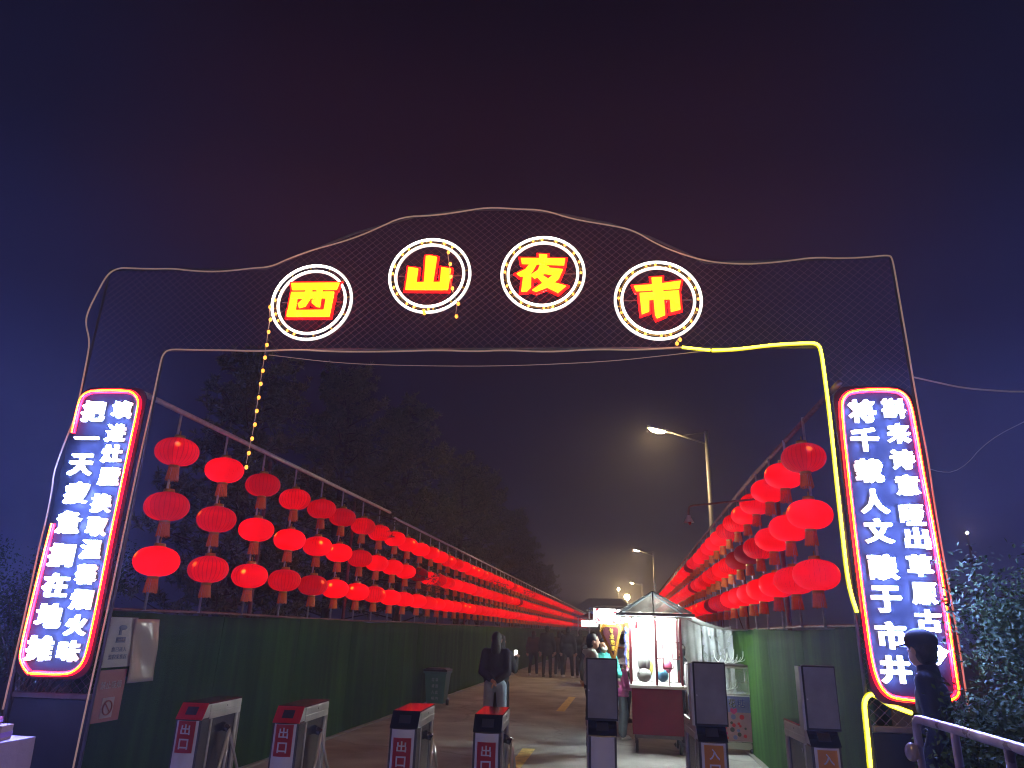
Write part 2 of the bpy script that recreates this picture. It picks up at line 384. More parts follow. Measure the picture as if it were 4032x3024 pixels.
# ---- turf walls, panel by panel
def turf_wall(X, side, y0, y1, h, label, step):
    w = thing('turf_wall', label, 'wall', (X, y0, 0))
    y = 0.0; k = 0
    L = y1-y0
    while y < L:
        st = step*(1 if y < 60 else 3); ya, yb = y, min(y+st, L)-.012
        p = MB(); n = 10; nz = 8
        hh = [h+.012*sin(1.3*(ya+(yb-ya)*i/n)+X)+random.uniform(-.006, .006) for i in range(n+1)]
        for i in range(n+1):
            yy = ya+(yb-ya)*i/n
            for j in range(nz+1):
                z = hh[i]*j/nz
                d = .010*sin(yy*3.1+j*.5)+.012*sin(yy*7.7+1)*(.3+.7*j/nz) + (0.02 if i in (0, n) else 0)
                p.v.append((-side*0+side*d*.8, yy, z))
        for i in range(n):
            for j in range(nz):
                a = i*(nz+1)+j; p.f.append((a, a+nz+1, a+nz+2, a+1))
        n0 = len(p.v)
        for i in range(n+1):
            yy = ya+(yb-ya)*i/n; p.v.append((side*.14, yy, hh[i]))
            p.v.append((side*.14, yy, 0))
        for i in range(n):
            t = i*(nz+1)+nz; u = (i+1)*(nz+1)+nz
            p.f.append((t, u, n0+2*(i+1), n0+2*i)); p.f.append((n0+2*i, n0+2*(i+1), n0+2*(i+1)+1, n0+2*i+1))
        obj('turf_panel', p, M_turf, w, smooth=True)
        y += st; k += 1
    obj('kerb_strip', MB().box(-.035 if side < 0 else -.035+.0, .03 if side < 0 else .035, 0, L, .0045, .028).shift((-side*.03, 0, 0)), M_lampgrey, w)
    obj('coping', MB().tube([(side*.02, i*2.0, h+.018+.01*sin(i*1.7)) for i in range(int(L/2)+1)], .014, 6), M_rust, w)
    return w
turf_wall(WL, -1, 5.75, 88, 1.665, 'long green artificial turf wall under the left rows of red lanterns', 2.0)
turf_wall(WR, 1, 6.05, 66, 1.70, 'green artificial turf wall on the right behind the food cart', 2.0)

# ================================================================== GATE
GA = radians(3.9)
GO = (0, 5.85, 0)
gate = thing('entrance_gate', 'wide netted steel entrance arch outlined with partly lit rope light over the street', 'gate', GO, GA)
top_line = [(-4.943, 4.842), (-3.358, 4.825), (-2.943, 5.014), (-2.513, 5.205), (-1.936, 5.375), (-1.466, 5.435), (-0.88, 5.43), (-0.476, 5.357), (-0.067, 5.254), (0.291, 5.105), (0.577, 4.947), (0.801, 4.82), (0.95, 4.825), (2.415, 4.855)]
region = [(-4.92, 1.0)] + top_line + [(2.42, 1.0), (1.73, 1.0), (1.73, 3.985), (-4.215, 3.985), (-4.215, 1.0)]
def P3(L, n=0): return [(u, n, z) for u, z in L]
fr = [('left outer post', [(-4.93, 0), (-4.943, 4.842)]), ('left inner post', [(-4.215, 0), (-4.215, 3.985)]),
      ('right inner post', [(1.73, 0), (1.73, 3.985)]), ('right outer post', [(2.42, 0), (2.415, 4.855)])]
for nm, L in fr:
    obj('post', MB().tube(P3(L), .0125, 8), M_frame, gate, smooth=True)
obj('arch_chord', MB().tube(P3(top_line), .011, 8), M_frame, gate, smooth=True)
obj('beam', MB().tube(P3([(-4.215, 3.985), (1.73, 3.985)]), .012, 8), M_frame, gate, smooth=True)
# netting
def clip(a, b, c):   # segments of the line a*u+b*z=c inside region
    d = (-b, a); p0 = (a*c, b*c); ts = []
    N = len(region)
    for i in range(N):
        p, q = region[i], region[(i+1) % N]
        fp, fq = a*p[0]+b*p[1]-c, a*q[0]+b*q[1]-c
        if (fp > 0) != (fq > 0):
            k = fp/(fp-fq); x, z = p[0]+(q[0]-p[0])*k, p[1]+(q[1]-p[1])*k
            ts.append((x-p0[0])*d[0]+(z-p0[1])*d[1])
    ts.sort(); return [((p0[0]+d[0]*t0, p0[1]+d[1]*t0), (p0[0]+d[0]*t1, p0[1]+d[1]*t1)) for t0, t1 in zip(ts[::2], ts[1::2])]
net = MB()
for sgn in (1, -1):
    a, b = sin(radians(42)), sgn*cos(radians(42)); c = -9.0
    while c < 9.0:
        for (p, q) in clip(a, b, c):
            net.tube([(p[0], .03+.003*sgn, p[1]), (q[0], .03+.003*sgn, q[1])], .0016, 3, cap=False)
        c += .052
nn = obj('wire_net', net, M_net, gate); nn['kind'] = 'stuff'
for u0, u1 in ((-4.90, -4.24), (1.755, 2.40)):
    obj('pier_board', MB().box(u0, u1, .02, .06, .02, .985), M_board, gate, bevel=.004)
    obj('ledge_rail', MB().box(u0, u1, -.01, .05, .992, 1.03), M_frame, gate, bevel=.004)

def smooth_path(L, it=1):
    for _ in range(it):
        N = [L[0]]
        for a, b in zip(L, L[1:]):
            N += [tuple(a[i]*.75+b[i]*.25 for i in range(len(a))), tuple(a[i]*.25+b[i]*.75 for i in range(len(a)))]
        L = N+[L[-1]]
    return L
outer = [(-4.93, .9), (-4.935, 1.6), (-4.957, 2.179), (-4.952, 2.407), (-4.965, 2.651), (-4.986, 2.795), (-4.98, 2.911), (-4.942, 3.169), (-4.915, 3.31), (-4.918, 3.537), (-4.931, 3.811), (-4.935, 3.9), (-4.95, 4.076), (-5.041, 4.26), (-5.041, 4.393), (-4.997, 4.567), (-4.947, 4.745), (-4.897, 4.813), (-4.813, 4.846), (-4.733, 4.841), (-4.509, 4.828), (-4.263, 4.828), (-4.118, 4.805), (-3.884, 4.786), (-3.67, 4.796), (-3.483, 4.82), (-3.296, 4.828), (-3.12, 4.921), (-2.905, 5.006), (-2.698, 5.065), (-2.486, 5.137), (-2.281, 5.233), (-2.053, 5.355), (-1.756, 5.359), (-1.522, 5.389), (-1.23, 5.44), (-0.938, 5.411), (-0.683, 5.395), (-0.419, 5.289), (-0.067, 5.213), (0.145, 5.16), (0.361, 5.002), (0.575, 4.897), (0.802, 4.818), (1.0, 4.79), (1.227, 4.783), (1.497, 4.806), (1.739, 4.842), (1.989, 4.825), (2.198, 4.834), (2.379, 4.852), (2.411, 4.83), (2.415, 4.67), (2.415, 4.342), (2.418, 3.995), (2.416, 3.718), (2.420, 3.3), (2.429, 3.0), (2.418, 2.6), (2.424, 1.994), (2.429, 1.66), (2.419, 1.31), (2.42, .9)]
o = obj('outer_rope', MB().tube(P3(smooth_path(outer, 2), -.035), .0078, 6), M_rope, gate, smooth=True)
inner = [(-4.24, .05), (-4.24, 0.91), (-4.226, 1.62), (-4.223, 2.13), (-4.218, 2.967), (-4.207, 3.474), (-4.206, 3.831), (-4.201, 3.931), (-4.15, 3.986), (-3.964, 3.978), (-3.596, 3.973), (-3.29, 3.959), (-2.932, 3.976), (-2.632, 3.956), (-2.395, 3.951), (-2.051, 3.951), (-1.609, 3.964), (-1.28, 3.947), (-1.009, 3.961), (-0.631, 3.938), (-0.216, 3.965), (0.112, 3.955), (0.391, 3.968), (0.53, 3.978)]
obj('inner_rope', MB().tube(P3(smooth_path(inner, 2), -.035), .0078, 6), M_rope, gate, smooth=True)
def yel(L, name, r=.0105):
    L = smooth_path(L, 2)
    core = obj(name, MB().tube(P3(L, -.045), r, 8), M_yrope, gate, smooth=True)
    obj('rope_casing', MB().tube(P3(L, -.033), r*1.45, 8), M_yside, core, smooth=True)
yel([(0.537, 3.978), (0.776, 3.947)], 'lit_yellow_rope', .009)
yel([(0.79, 3.946), (0.941, 3.951), (1.078, 3.965), (1.325, 3.998), (1.623, 4.011), (1.676, 4.004), (1.704, 3.954), (1.706, 3.676), (1.708, 3.462), (1.705, 3.136), (1.697, 2.78), (1.692, 2.356), (1.689, 2.081), (1.702, 1.935), (1.728, 1.812)], 'lit_yellow_rope')
yel([(2.02, 1.13), (1.923, 1.162), (1.87, 1.181), (1.819, 1.217), (1.777, 1.243), (1.743, 1.244), (1.711, 1.213), (1.696, 1.165), (1.695, 1.047), (1.691, 0.891), (1.685, 0.757), (1.68, .3), (1.68, .1)], 'lit_yellow_rope', .013)
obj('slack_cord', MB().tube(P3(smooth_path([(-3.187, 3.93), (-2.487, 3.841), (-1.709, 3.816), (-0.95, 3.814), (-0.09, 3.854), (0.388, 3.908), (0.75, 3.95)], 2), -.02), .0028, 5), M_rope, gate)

# ---- circle signs with a character each
K22 = None
def gz1(x, y): return (300+x/2.011, 780+y/2.011)
def cen(u, z): return u, z
# strokes are polygons in metres relative to the ring centre, seen from the front
def st_xi():
    s = 1/2.011/2780
    return None
STROKES = {
 '西': [(1905, 865, .00123, [
    [(1728,718),(2118,720),(2098,784),(1745,782)], [(1742,795),(1806,795),(1800,995),(1732,993)],
    [(1732,935),(2072,935),(2064,996),(1732,994)], [(2020,795),(2086,795),(2070,995),(2010,990)],
    [(1744,793),(2085,793),(2083,852),(1742,852)], [(1855,770),(1912,770),(1908,850),(1874,915),(1822,930),(1806,890),(1850,845)],
    [(1940,770),(1992,770),(1990,925),(1955,920),(1915,890),(1912,860),(1942,855)]])],
 '山': [(740, 690, .00116, [
    [(703,543),(740,541),(793,553),(775,780),(703,780)], [(568,755),(900,755),(893,820),(566,814)],
    [(575,632),(655,645),(645,800),(568,800)], [(830,637),(908,652),(896,810),(825,800)]])],
 '夜': [(1665, 678, .00116, [
    [(1625,525),(1705,530),(1705,575),(1630,572)], [(1478,556),(1852,565),(1842,628),(1490,610)],
    [(1560,600),(1628,600),(1590,670),(1545,712),(1480,712),(1445,685),(1520,650)], [(1505,690),(1580,665),(1578,800),(1545,832),(1490,834)],
    [(1645,600),(1725,635),(1690,690),(1600,735),(1560,700),(1620,660)], [(1690,638),(1835,655),(1800,735),(1720,800),(1615,838),(1572,822),(1660,765),(1740,705),(1650,690)],
    [(1600,700),(1650,690),(1760,760),(1862,790),(1790,850),(1690,800)]])],
 '市': [(455, 480, .00154, [
    [(415,350),(486,348),(482,395),(418,398)], [(300,400),(440,392),(606,372),(592,422),(315,434)],
    [(335,445),(400,443),(395,558),(345,574)], [(337,445),(588,432),(588,484),(338,490)],
    [(525,440),(588,435),(592,548),(528,562)], [(418,390),(488,390),(494,580),(440,600),(428,578)]])],
}
def inflate(poly, d):
    N = len(poly); A = sum(poly[i][0]*poly[(i+1) % N][1]-poly[(i+1) % N][0]*poly[i][1] for i in range(N))
    s = 1 if A > 0 else -1; out = []
    for i in range(N):
        p0, p1, p2 = poly[i-1], poly[i], poly[(i+1) % N]
        def nrm(a, b):
            dx, dy = b[0]-a[0], b[1]-a[1]; l = sqrt(dx*dx+dy*dy) or 1; return (s*dy/l, -s*dx/l)
        n1, n2 = nrm(p0, p1), nrm(p1, p2); nx, ny = n1[0]+n2[0], n1[1]+n2[1]; l = sqrt(nx*nx+ny*ny) or 1
        k = d/max(.5, (nx/l*n1[0]+ny/l*n1[1])); out.append((p1[0]+nx/l*k, p1[1]+ny/l*k))
    return out
rings = [('西', -2.815, 4.422, 'leftmost round neon sign on the arch, ring nearly bare of bulbs'),
         ('山', -1.726, 4.680, 'second round neon sign from the left with three pronged yellow character'),
         ('夜', -0.682, 4.680, 'third round neon sign from the left with intricate yellow character'),
         ('市', 0.341, 4.404, 'rightmost round neon sign above the yellow rope light')]
ca, sa = cos(GA), sin(GA)
def G2W(u, n, z): return (GO[0]+u*ca-n*sa, GO[1]+u*sa+n*ca, z)
for ci, (ch, u, z, lab) in enumerate(rings):
    t = thing('round_neon_sign', lab, 'sign', G2W(u, 0, z), GA, 'round neon signs on the arch')
    for R in (.375, .317):
        rt = obj('ring_tube', MB().tube([(R*cos(2*pi*i/56), -.10, R*sin(2*pi*i/56)) for i in range(56)], .0138, 8, close=True), M_ringcase, t, smooth=True)
        obj('ring_core', MB().tube([(R*cos(2*pi*i/56), -.110, R*sin(2*pi*i/56)) for i in range(56)], .0060, 6, close=True), M_white, rt, smooth=True)
    for i in range(12):   # clips holding the tubes
        a = 2*pi*(i+.3)/12
        obj('clip', MB().tube([(.365*cos(a), -.085, .365*sin(a)), (.33*cos(a), -.085, .33*sin(a))], .008, 5), M_gold, t)
    for i in range(4):
        a = pi/4+pi/2*i
        obj('bracket', MB().tube([(.346*cos(a), -.09, .347*sin(a)), (.346*cos(a), .02, .347*sin(a))], .006, 5), M_frame, t)
    nb = 20
    which = range(nb) if ci >= 2 else ([i for i in range(nb) if 108 < (i*18) % 360 < 190 or 200 < i*18 < 262] if ci == 0 else [i for i in range(nb) if not (270 < i*18 < 350 or i*18 < 45)])
    if ci == 0: which = [10, 11, 12, 13, 14]
    wire = []
    bm_ = MB().ell((0, 0, 0), (.011, .011, .014), 8, 6).mesh('bulb', M_bulb, True)
    for i in which:
        a = 2*pi*i/nb + .05*sin(i*3)
        b = obj('bulb', bm_, None, t, loc=(.346*cos(a), -.112, .347*sin(a)))
        wire.append((.346*cos(a), -.098, .347*sin(a)))
    if len(wire) > 2: obj('bulb_wire', MB().tube(wire, .003, 4), M_gold, t)
    face, side = MB(), MB()
    for (cx, cy, k, polys) in STROKES[ch]:
        k = {'西': 1/2.011*5.60/2780*1.0, '山': .4747*5.52/2780, '夜': .4747*5.40/2780, '市': .6329*5.25/2780}[ch]
        sc = {'西': .474/.387*1/1000, '山': .406/335, '夜': .467/415, '市': .418/305}[ch]
        scy = {'西': .353/275, '山': .353/275, '夜': .41/325, '市': .40/248}[ch]
        ox, oy = {'西': (1905, 865), '山': (740, 690), '夜': (1665, 678), '市': (455, 480)}[ch]
        for j, pl in enumerate(polys):
            q = [((x-ox)*sc, -(y-oy)*scy) for x, y in pl]
            q = inflate(q, -.007 if ch in '西夜' else -.003)
            face.prism(q, -.135-.0016*j, -.118)
            side.prism(inflate(q, .019), -.117-.0012*j, -.098)  # red letter edge, widened and glowing to imitate the letter's red halo
    obj('character_face', face, M_yletter, t); obj('character_side_halo', side, M_rletter, t)
    obj('mount_bar', MB().tube([(-.30, -.05, .02), (.30, -.05, .02)], .006, 5), M_frame, t)

# ---- hanging strings of bulbs
def bulb_string(pts, label, n=-.06):
    u, z = pts[0]
    t = thing('bulb_string', label, 'string lights', G2W(u, n, z), GA)
    q = [(a-u, 0, b-z) for a, b in pts]
    obj('cord', MB().tube(q, .0028, 5), M_rope, t)
    for x, y, zz in q:
        b = obj('bulb', MB().ell((x+.012, -.012, zz-.012), (.0155, .0155, .019), 8, 6), M_bulb, t, smooth=True)
        obj('socket', MB().tube([(x, 0, zz+.018), (x+.008, -.008, zz+.003)], .007, 6), M_board, b)
bulb_string([(-3.198, 4.367), (-3.176, 4.24), (-3.175, 4.118), (-3.172, 3.99), (-3.172, 3.867), (-3.173, 3.742), (-3.174, 3.618), (-3.173, 3.491), (-3.172, 3.367), (-3.17, 3.244), (-3.176, 3.118), (-3.185, 2.99), (-3.188, 2.867)],
            'long string of warm bulbs dangling from the leftmost round sign', -.13)
bulb_string([(-1.564, 4.895), (-1.54, 4.772), (-1.527, 4.643), (-1.506, 4.525), (-1.444, 4.371), (-1.454, 4.246)],
            'short string of warm bulbs slipping off the second round sign', -.15)
bulb_string([(-1.762, 4.318), (-1.753, 4.295)], 'tiny pair of warm bulbs under the second round sign', -.12)
bulb_string([(.50, 4.03), (0.473, 3.994)], 'tiny pair of warm bulbs under the rightmost round sign', -.1)

# ---- vertical neon signs
def vsign(label, uc, neon_runs, colA, colB, ua, ub, za, zb, sa_, sb_, panel):
    t = thing('vertical_neon_sign', label, 'sign', G2W(uc, 0, 1.1), GA, 'tall neon signs on the gate piers')
    P = lambda u, n, z: (u-uc, n, z-1.1)
    u0, u1, z0, z1 = panel; c = .13
    poly = []
    for (cx, cz, a0) in ((u1-c, z1-c, 0), (u0+c, z1-c, 90), (u0+c, z0+c, 180), (u1-c, z0+c, 270)):
        for i in range(6):
            a = radians(a0+18*i); poly.append((cx+c*cos(a)-uc, cz+c*sin(a)-1.1))
    obj('backing_panel', MB().prism(poly, -.06, -.045), M_signback, t)
    for run in neon_runs:
        L = smooth_path(run, 2)
        s_ = obj('neon_outline', MB().tube([P(u, -.085, z) for u, z in L], .0205, 8), M_redneon, t, smooth=True)
        obj('neon_core', MB().tube([P(u, -.103, z) for u, z in L], .0062, 6), M_core, s_, smooth=True)
    for chs, us, zs, s in ((colA, ua, za, sa_), (colB, ub, zb, sb_)):
        for i, ch in enumerate(chs):
            w_, h_ = (s*.88, s*.80) if ch != '一' else (s*.90, s*.20)
            me = text_mesh(ch, w_, h_, M_textcase, .010, .040)
            o = obj('character', me, None, t, loc=P(us[i], -.085, zs[i]))
            mc = text_mesh(ch, w_-.012, h_-(.012 if ch != '一' else .020), M_text, .004, .0)
            obj('led_core', mc, None, o, loc=(0, -.0235, 0))
            o['label'] = 'glowing white character ' + ch
    return t
vsign('white neon couplet on the left gate pier in a broken red outline', -4.57,
      [[(-4.859, 3.164), (-4.864, 3.444), (-4.847, 3.506), (-4.804, 3.542), (-4.734, 3.558), (-4.422, 3.558), (-4.355, 3.532), (-4.302, 3.476), (-4.287, 3.404), (-4.291, 2.947), (-4.292, 2.3), (-4.285, 1.9), (-4.281, 1.443), (-4.292, 1.281), (-4.337, 1.216), (-4.412, 1.176), (-4.72, 1.177)],
       [(-4.736, 1.178), (-4.775, 1.205), (-4.835, 1.275), (-4.848, 1.36), (-4.852, 1.592), (-4.848, 2.1), (-4.842, 2.36)]],
      '把一天疲惫搁在地摊', '填进灶膛换取温馨烟火味',
      [-4.705, -4.714, -4.707, -4.688, -4.696, -4.697, -4.687, -4.682, -4.699],
      [-4.44, -4.449, -4.443, -4.423, -4.44, -4.438, -4.447, -4.437, -4.434, -4.429, -4.443],
      [3.362, 3.115, 2.875, 2.626, 2.374, 2.101, 1.857, 1.614, 1.366],
      [3.378, 3.162, 2.975, 2.772, 2.541, 2.342, 2.153, 1.949, 1.749, 1.549, 1.352], .245, .205, (-4.90, -4.25, 1.14, 3.60))
vsign('white neon couplet on the right gate pier partly hidden by the shrub', 2.06,
      [[(2.34, 1.30), (2.341, 1.49), (2.35, 1.9)], [(2.351, 1.915), (2.353, 2.393), (2.341, 2.945), (2.341, 3.221), (2.334, 3.46), (2.294, 3.535), (2.222, 3.572), (1.884, 3.563), (1.807, 3.496), (1.784, 3.412), (1.771, 2.913), (1.764, 2.382), (1.762, 1.978), (1.765, 1.522), (1.776, 1.395), (1.804, 1.299), (1.855, 1.239), (1.932, 1.222), (2.15, 1.215), (2.25, 1.22), (2.32, 1.25), (2.34, 1.29)]],
      '将千载人文酿于市井', '斟来诗意哑出草原古今',
      [1.948, 1.939, 1.939, 1.945, 1.947, 1.944, 1.935, 1.933, 1.93],
      [2.199, 2.207, 2.206, 2.213, 2.215, 2.225, 2.213, 2.213, 2.214, 2.226],
      [3.385, 3.146, 2.888, 2.646, 2.418, 2.145, 1.91, 1.656, 1.419],
      [3.409, 3.198, 2.983, 2.778, 2.544, 2.366, 2.162, 1.958, 1.764, 1.54], .245, .205, (1.745, 2.375, 1.18, 3.61))
# white cables leaving to the right
cb = obj('power_cable', MB().tube([G2W(u, -.04, z) for u, z in smooth_path([(2.425, 3.696), (2.594, 3.653), (2.757, 3.61), (2.929, 3.587), (3.285, 3.562), (4.2, 3.62)], 2)], .0075, 6), M_cloth, smooth=True)
tag(cb, 'white cable running off from the right gate pier under the night sky', 'cable')
cb = obj('power_cable', MB().tube([G2W(u, .3, z) for u, z in smooth_path([(2.43, 3.10), (2.62, 2.97), (2.83, 2.97), (3.1, 3.25), (3.5, 3.45)], 2)], .003, 6), M_cloth, smooth=True)
tag(cb, 'thin slack cable looping beside the right neon sign', 'cable')

# ---- posters on the first stretch of left turf wall
def wall_plane(y0, y1, z0, z1, x, wav=0, nx_=12, nz_=14, skew=0):
    p = MB()
    for i in range(nx_+1):
        for j in range(nz_+1):
            a, b = i/nx_, j/nz_
            p.v.append((x + wav*(sin(a*9+b*2)*.5+sin(a*4+b*7)*.6), y0+(y1-y0)*a+skew*(1-b), z0+(z1-z0)*b))
    for i in range(nx_):
        for j in range(nz_):
            k = i*(nz_+1)+j; p.f.append((k, k+nz_+1, k+nz_+2, k+1))
    n0 = len(p.v); return p
def rotz_text(me, loc, parent, name='lettering'):   # lettering on the left wall, read from the street
    o = obj(name, me, None, parent, loc=loc); o.rotation_euler = (0, 0, pi/2); return o
M_poster = mat('poster_white', (.36, .34, .38), .45)
M_posterblue = mat('poster_blue', (.10, .13, .26), .5)
M_posterred = mat('poster_red', (.36, .09, .11), .5)
M_posterpale = mat('poster_pale', (.42, .30, .33), .5)
X0 = -4.385
t = thing('camera_notice', 'pale notice with a camera icon at the start of the left turf wall', 'notice', (X0, 5.80, 1.21))
obj('board', MB().box(-.006, .006, 0, .38, 0, .41), M_poster, t, bevel=.002)
cb_ = MB().ell((.010, .19, .325), (.004, .055, .022), 12, 8); obj('camera_icon', cb_, M_posterblue, t)
obj('camera_icon_arm', MB().box(.007, .012, .15, .18, .262, .31), M_posterblue, t)
obj('blue_panel', MB().box(.007, .010, .13, .25, .20, .245), M_posterblue, t)
rotz_text(text_mesh('24小时', .10, .028, M_poster, .001), (.013, .19, .2225), t)
rotz_text(text_mesh('您已进入', .19, .038, M_posterblue, .001), (.0095, .19, .145), t)
rotz_text(text_mesh('监控采集区', .24, .042, M_posterblue, .001), (.0095, .19, .085), t)
for a, b in ((.015, .395), (.365, .395), (.365, .015), (.015, .015)):
    obj('rivet', MB().ell((.008, a, b), (.003, .005, .005), 6, 4), M_steel, t)
t = thing('no_smoking_notice', 'faded red notice with a no smoking symbol below the camera notice', 'notice', (X0, 5.80, .78))
obj('board', MB().box(-.005, .005, 0, .36, 0, .41), M_posterred, t, bevel=.002)
obj('pale_square', MB().box(.006, .008, .11, .26, .03, .19), M_posterpale, t)
obj('prohibition_ring', MB().tube([(.011, .185+.055*cos(2*pi*i/24), .11+.055*sin(2*pi*i/24)) for i in range(24)], .006, 6, close=True), M_posterred, t)
obj('prohibition_slash', MB().tube([(.012, .148, .148), (.012, .222, .072)], .005, 6), M_posterred, t)
rotz_text(text_mesh('禁止吸烟', .26, .06, M_posterpale, .001), (.0085, .18, .29), t)
o = obj('plastic_sheet', wall_plane(6.12, 6.50, 1.07, 1.61, X0+.012, .012, skew=.05), mat('sheet_cream', (.50, .46, .42), .22, bump=.2, bscale=6), smooth=True)
sm = o.modifiers.new('solid', 'SOLIDIFY'); sm.thickness = .002
tag(o, 'blank creased cream plastic sheet hanging beside the camera notice', 'sheet')

# ================================================================== TURNSTILES
def tloc(u): return u
box_cache = {}
def turnstile(u, n, kind, label, H=1.0):
    """kind: exit_red / exit_black / panel / panel_entry"""
    t = thing('turnstile', label, 'turnstile', G2W(u, n, 0), GA, 'turnstiles across the entrance')
    w, L = .205, .66; c = .105
    prof = [(0, .0), (0, H-c), (c*.72, H), (L, H), (L, 0)]       # y,z side outline
    def side(x0, x1, ins=0):
        m_ = MB(); pr = prof; nN = len(pr); n0 = 0
        m_.v += [(x0, y, z) for y, z in pr]+[(x1, y, z) for y, z in pr]
        m_.f.append(tuple(range(nN))); m_.f.append(tuple(range(2*nN-1, nN-1, -1)))
        for i in range(nN): j = (i+1) % nN; m_.f.append((i, nN+i, nN+j, j))
        return m_
    obj('base', MB().box(-w/2-.01, w/2+.01, -.01, L+.01, 0.004, .05), M_darksteel, t, bevel=.003)
    obj('front_column', MB().box(-w/2, w/2, .0, .15, .05, H-c), M_darksteel, t, bevel=.006)
    obj('rear_column', MB().box(-w/2, w/2, L-.06, L, .05, H-.1), M_stain2, t, bevel=.006)
    obj('cabinet', MB().box(-w/2+.012, w/2-.012, .15, L-.06, .05, H-.10), M_darksteel, t)
    hd = MB(); pr = [(.001, H-c), (c*.72, H-.006), (L, H-.006), (L, H-.10), (.001, H-.10)]
    hd.v += [(-w/2, y, z) for y, z in pr]+[(w/2, y, z) for y, z in pr]
    hd.f += [(0, 1, 2, 3, 4), (9, 8, 7, 6, 5)]+[(i, 5+i, 5+(i+1) % 5, (i+1) % 5) for i in range(5)]
    obj('head_housing', hd, M_stain2, t)
    # side frames round the recess, both flanks
    for s in (-1, 1):
        xo = s*(w/2+.004)
        a, b = sorted((s*(w/2-.004), xo))
        obj('side_frame', MB().box(a, b, .15, .172, .05, H-.115), M_stainless, t)
        obj('side_frame', MB().box(a, b, L-.022, L, .05, H-.115), M_stainless, t)
        obj('side_beam', MB().box(a, b, .12, L, H-.062, H-.012), M_stain2, t, bevel=.002)
        obj('side_beam', MB().box(a, b, .12, L, H-.112, H-.065), M_stain2, t, bevel=.002)
        obj('lock', MB().ell((xo, .40, H-.036), (.003, .006, .006), 6, 4), M_board, t)
    lid = M_redtop if kind == 'exit_red' else M_blackgloss
    obj('lid', MB().box(-w/2-.004, w/2+.004, c*.72+.002, L+.004, H-.005, H+.006), lid, t, bevel=.003)
    sl = M_redplate if kind == 'exit_red' else M_blackgloss
    s_ = MB(); d = Vector((0, c*.72, c)).normalized(); nrm = Vector((0, -c, c*.72)).normalized()*.004
    q = []
    for x in (-w/2-.003, w/2+.003):
        for (y, z) in ((-.002, H-c-.002), (c*.72, H+.002)):
            q.append((x, y+nrm.y, z+nrm.z))
    s_.quad(q[0], q[2], q[3], q[1]); ob = obj('slanted_face', s_, sl, t)
    sd = ob.modifiers.new('s', 'SOLIDIFY'); sd.thickness = .008
    mid = Vector((0, c*.36, H-c*.5))+nrm*2.2
    scr = MB(); dz = d*.033
    scr.quad(tuple(mid+Vector((-.045, 0, 0))-dz), tuple(mid+Vector((.045, 0, 0))-dz), tuple(mid+Vector((.045, 0, 0))+dz), tuple(mid+Vector((-.045, 0, 0))+dz))
    obj('reader_window', scr, M_board, ob)
    # rounded stainless front
    fp = MB(); N = 10
    for i in range(N+1):
        a = -1+2*i/N; x = a*.086; y = -.022*(1-a*a)
        fp.v += [(x, y, .06), (x, y, H-c-.008)]
    for i in range(N): fp.f.append((2*i, 2*i+2, 2*i+3, 2*i+1))
    obj('front_shell', fp, M_stainless, t, smooth=True)
    if kind in ('exit_red', 'exit_black', 'panel_entry'):
        stk = M_red if kind != 'panel_entry' else M_orange
        zt = {'exit_red': H-.115, 'exit_black': H-.17, 'panel_entry': H-.125}[kind]
        sh = MB()
        for i in range(N+1):
            a = -1+2*i/N; x = a*.068; y = -.022*(1-(x/.086)**2)-.0025
            sh.v += [(x, y, zt-.22), (x, y, zt)]
        for i in range(N): sh.f.append((2*i, 2*i+2, 2*i+3, 2*i+1))
        st = obj('sticker', sh, stk, t, smooth=True)
        chs = '出口' if kind != 'panel_entry' else '入口'
        for i, ch in enumerate(chs):
            me = text_mesh(ch, .074, .072, M_lettering, .001, .02)
            obj('lettering', me, None, st, loc=(0, -.0265, zt-.058-.100*i))
    # tripod
    if kind != 'panel':
        hub = obj('tripod_hub', MB().tube([(w/2-.02, .40, H-.19), (w/2+.045, .40, H-.215)], [.032, .026], 14), M_darksteel, t, smooth=True)
        base_ = Vector((w/2+.045, .40, H-.215))
        for a in ((.03, -.20, -.43), (.05, .22, -.40), (.02, -.05, -.47)):
            obj('arm', MB().tube([tuple(base_), tuple(base_+Vector(a))], .012, 8), M_stainless, hub, smooth=True)
    if kind.startswith('panel'):
        pf = obj('screen', MB().box(-.118, .118, -.004, .03, H-.005, H+.43), M_screenframe, t, bevel=.005)
        obj('screen_plate', MB().box(-.108, .108, -.008, -.0045, H+.012, H+.418), M_screen, pf)
        obj('screen_lock', MB().ell((-.10, -.012, H+.20), (.006, .004, .006), 8, 4), M_steel, pf)
        if kind == 'panel_entry':
            obj('screen_flank', MB().box(-.140, -.121, .0, .10, H-.002, H+.42), M_stain2, pf)
    return t
turnstile(-3.345, -.10, 'exit_red', 'leftmost turnstile with red slanted reader plate and dropped tripod arms')
turnstile(-2.59, -.06, 'exit_red', 'second turnstile from the left, red reader plate above a lower exit sticker')
turnstile(-1.675, -.07, 'exit_black', 'third turnstile from the left with a black top beside the bin')
turnstile(-1.04, -.10, 'exit_black', 'fourth turnstile from the left in front of the person in jeans')
turnstile(-.19, -.02, 'panel', 'fifth turnstile from the left with tall grey panel and no sticker')
turnstile(.595, -.10, 'panel_entry', 'sixth turnstile from the left with orange entry sticker, before the showcase')
turnstile(1.38, -.10, 'panel_entry', 'rightmost turnstile with grey panel and entry sticker by the turf')

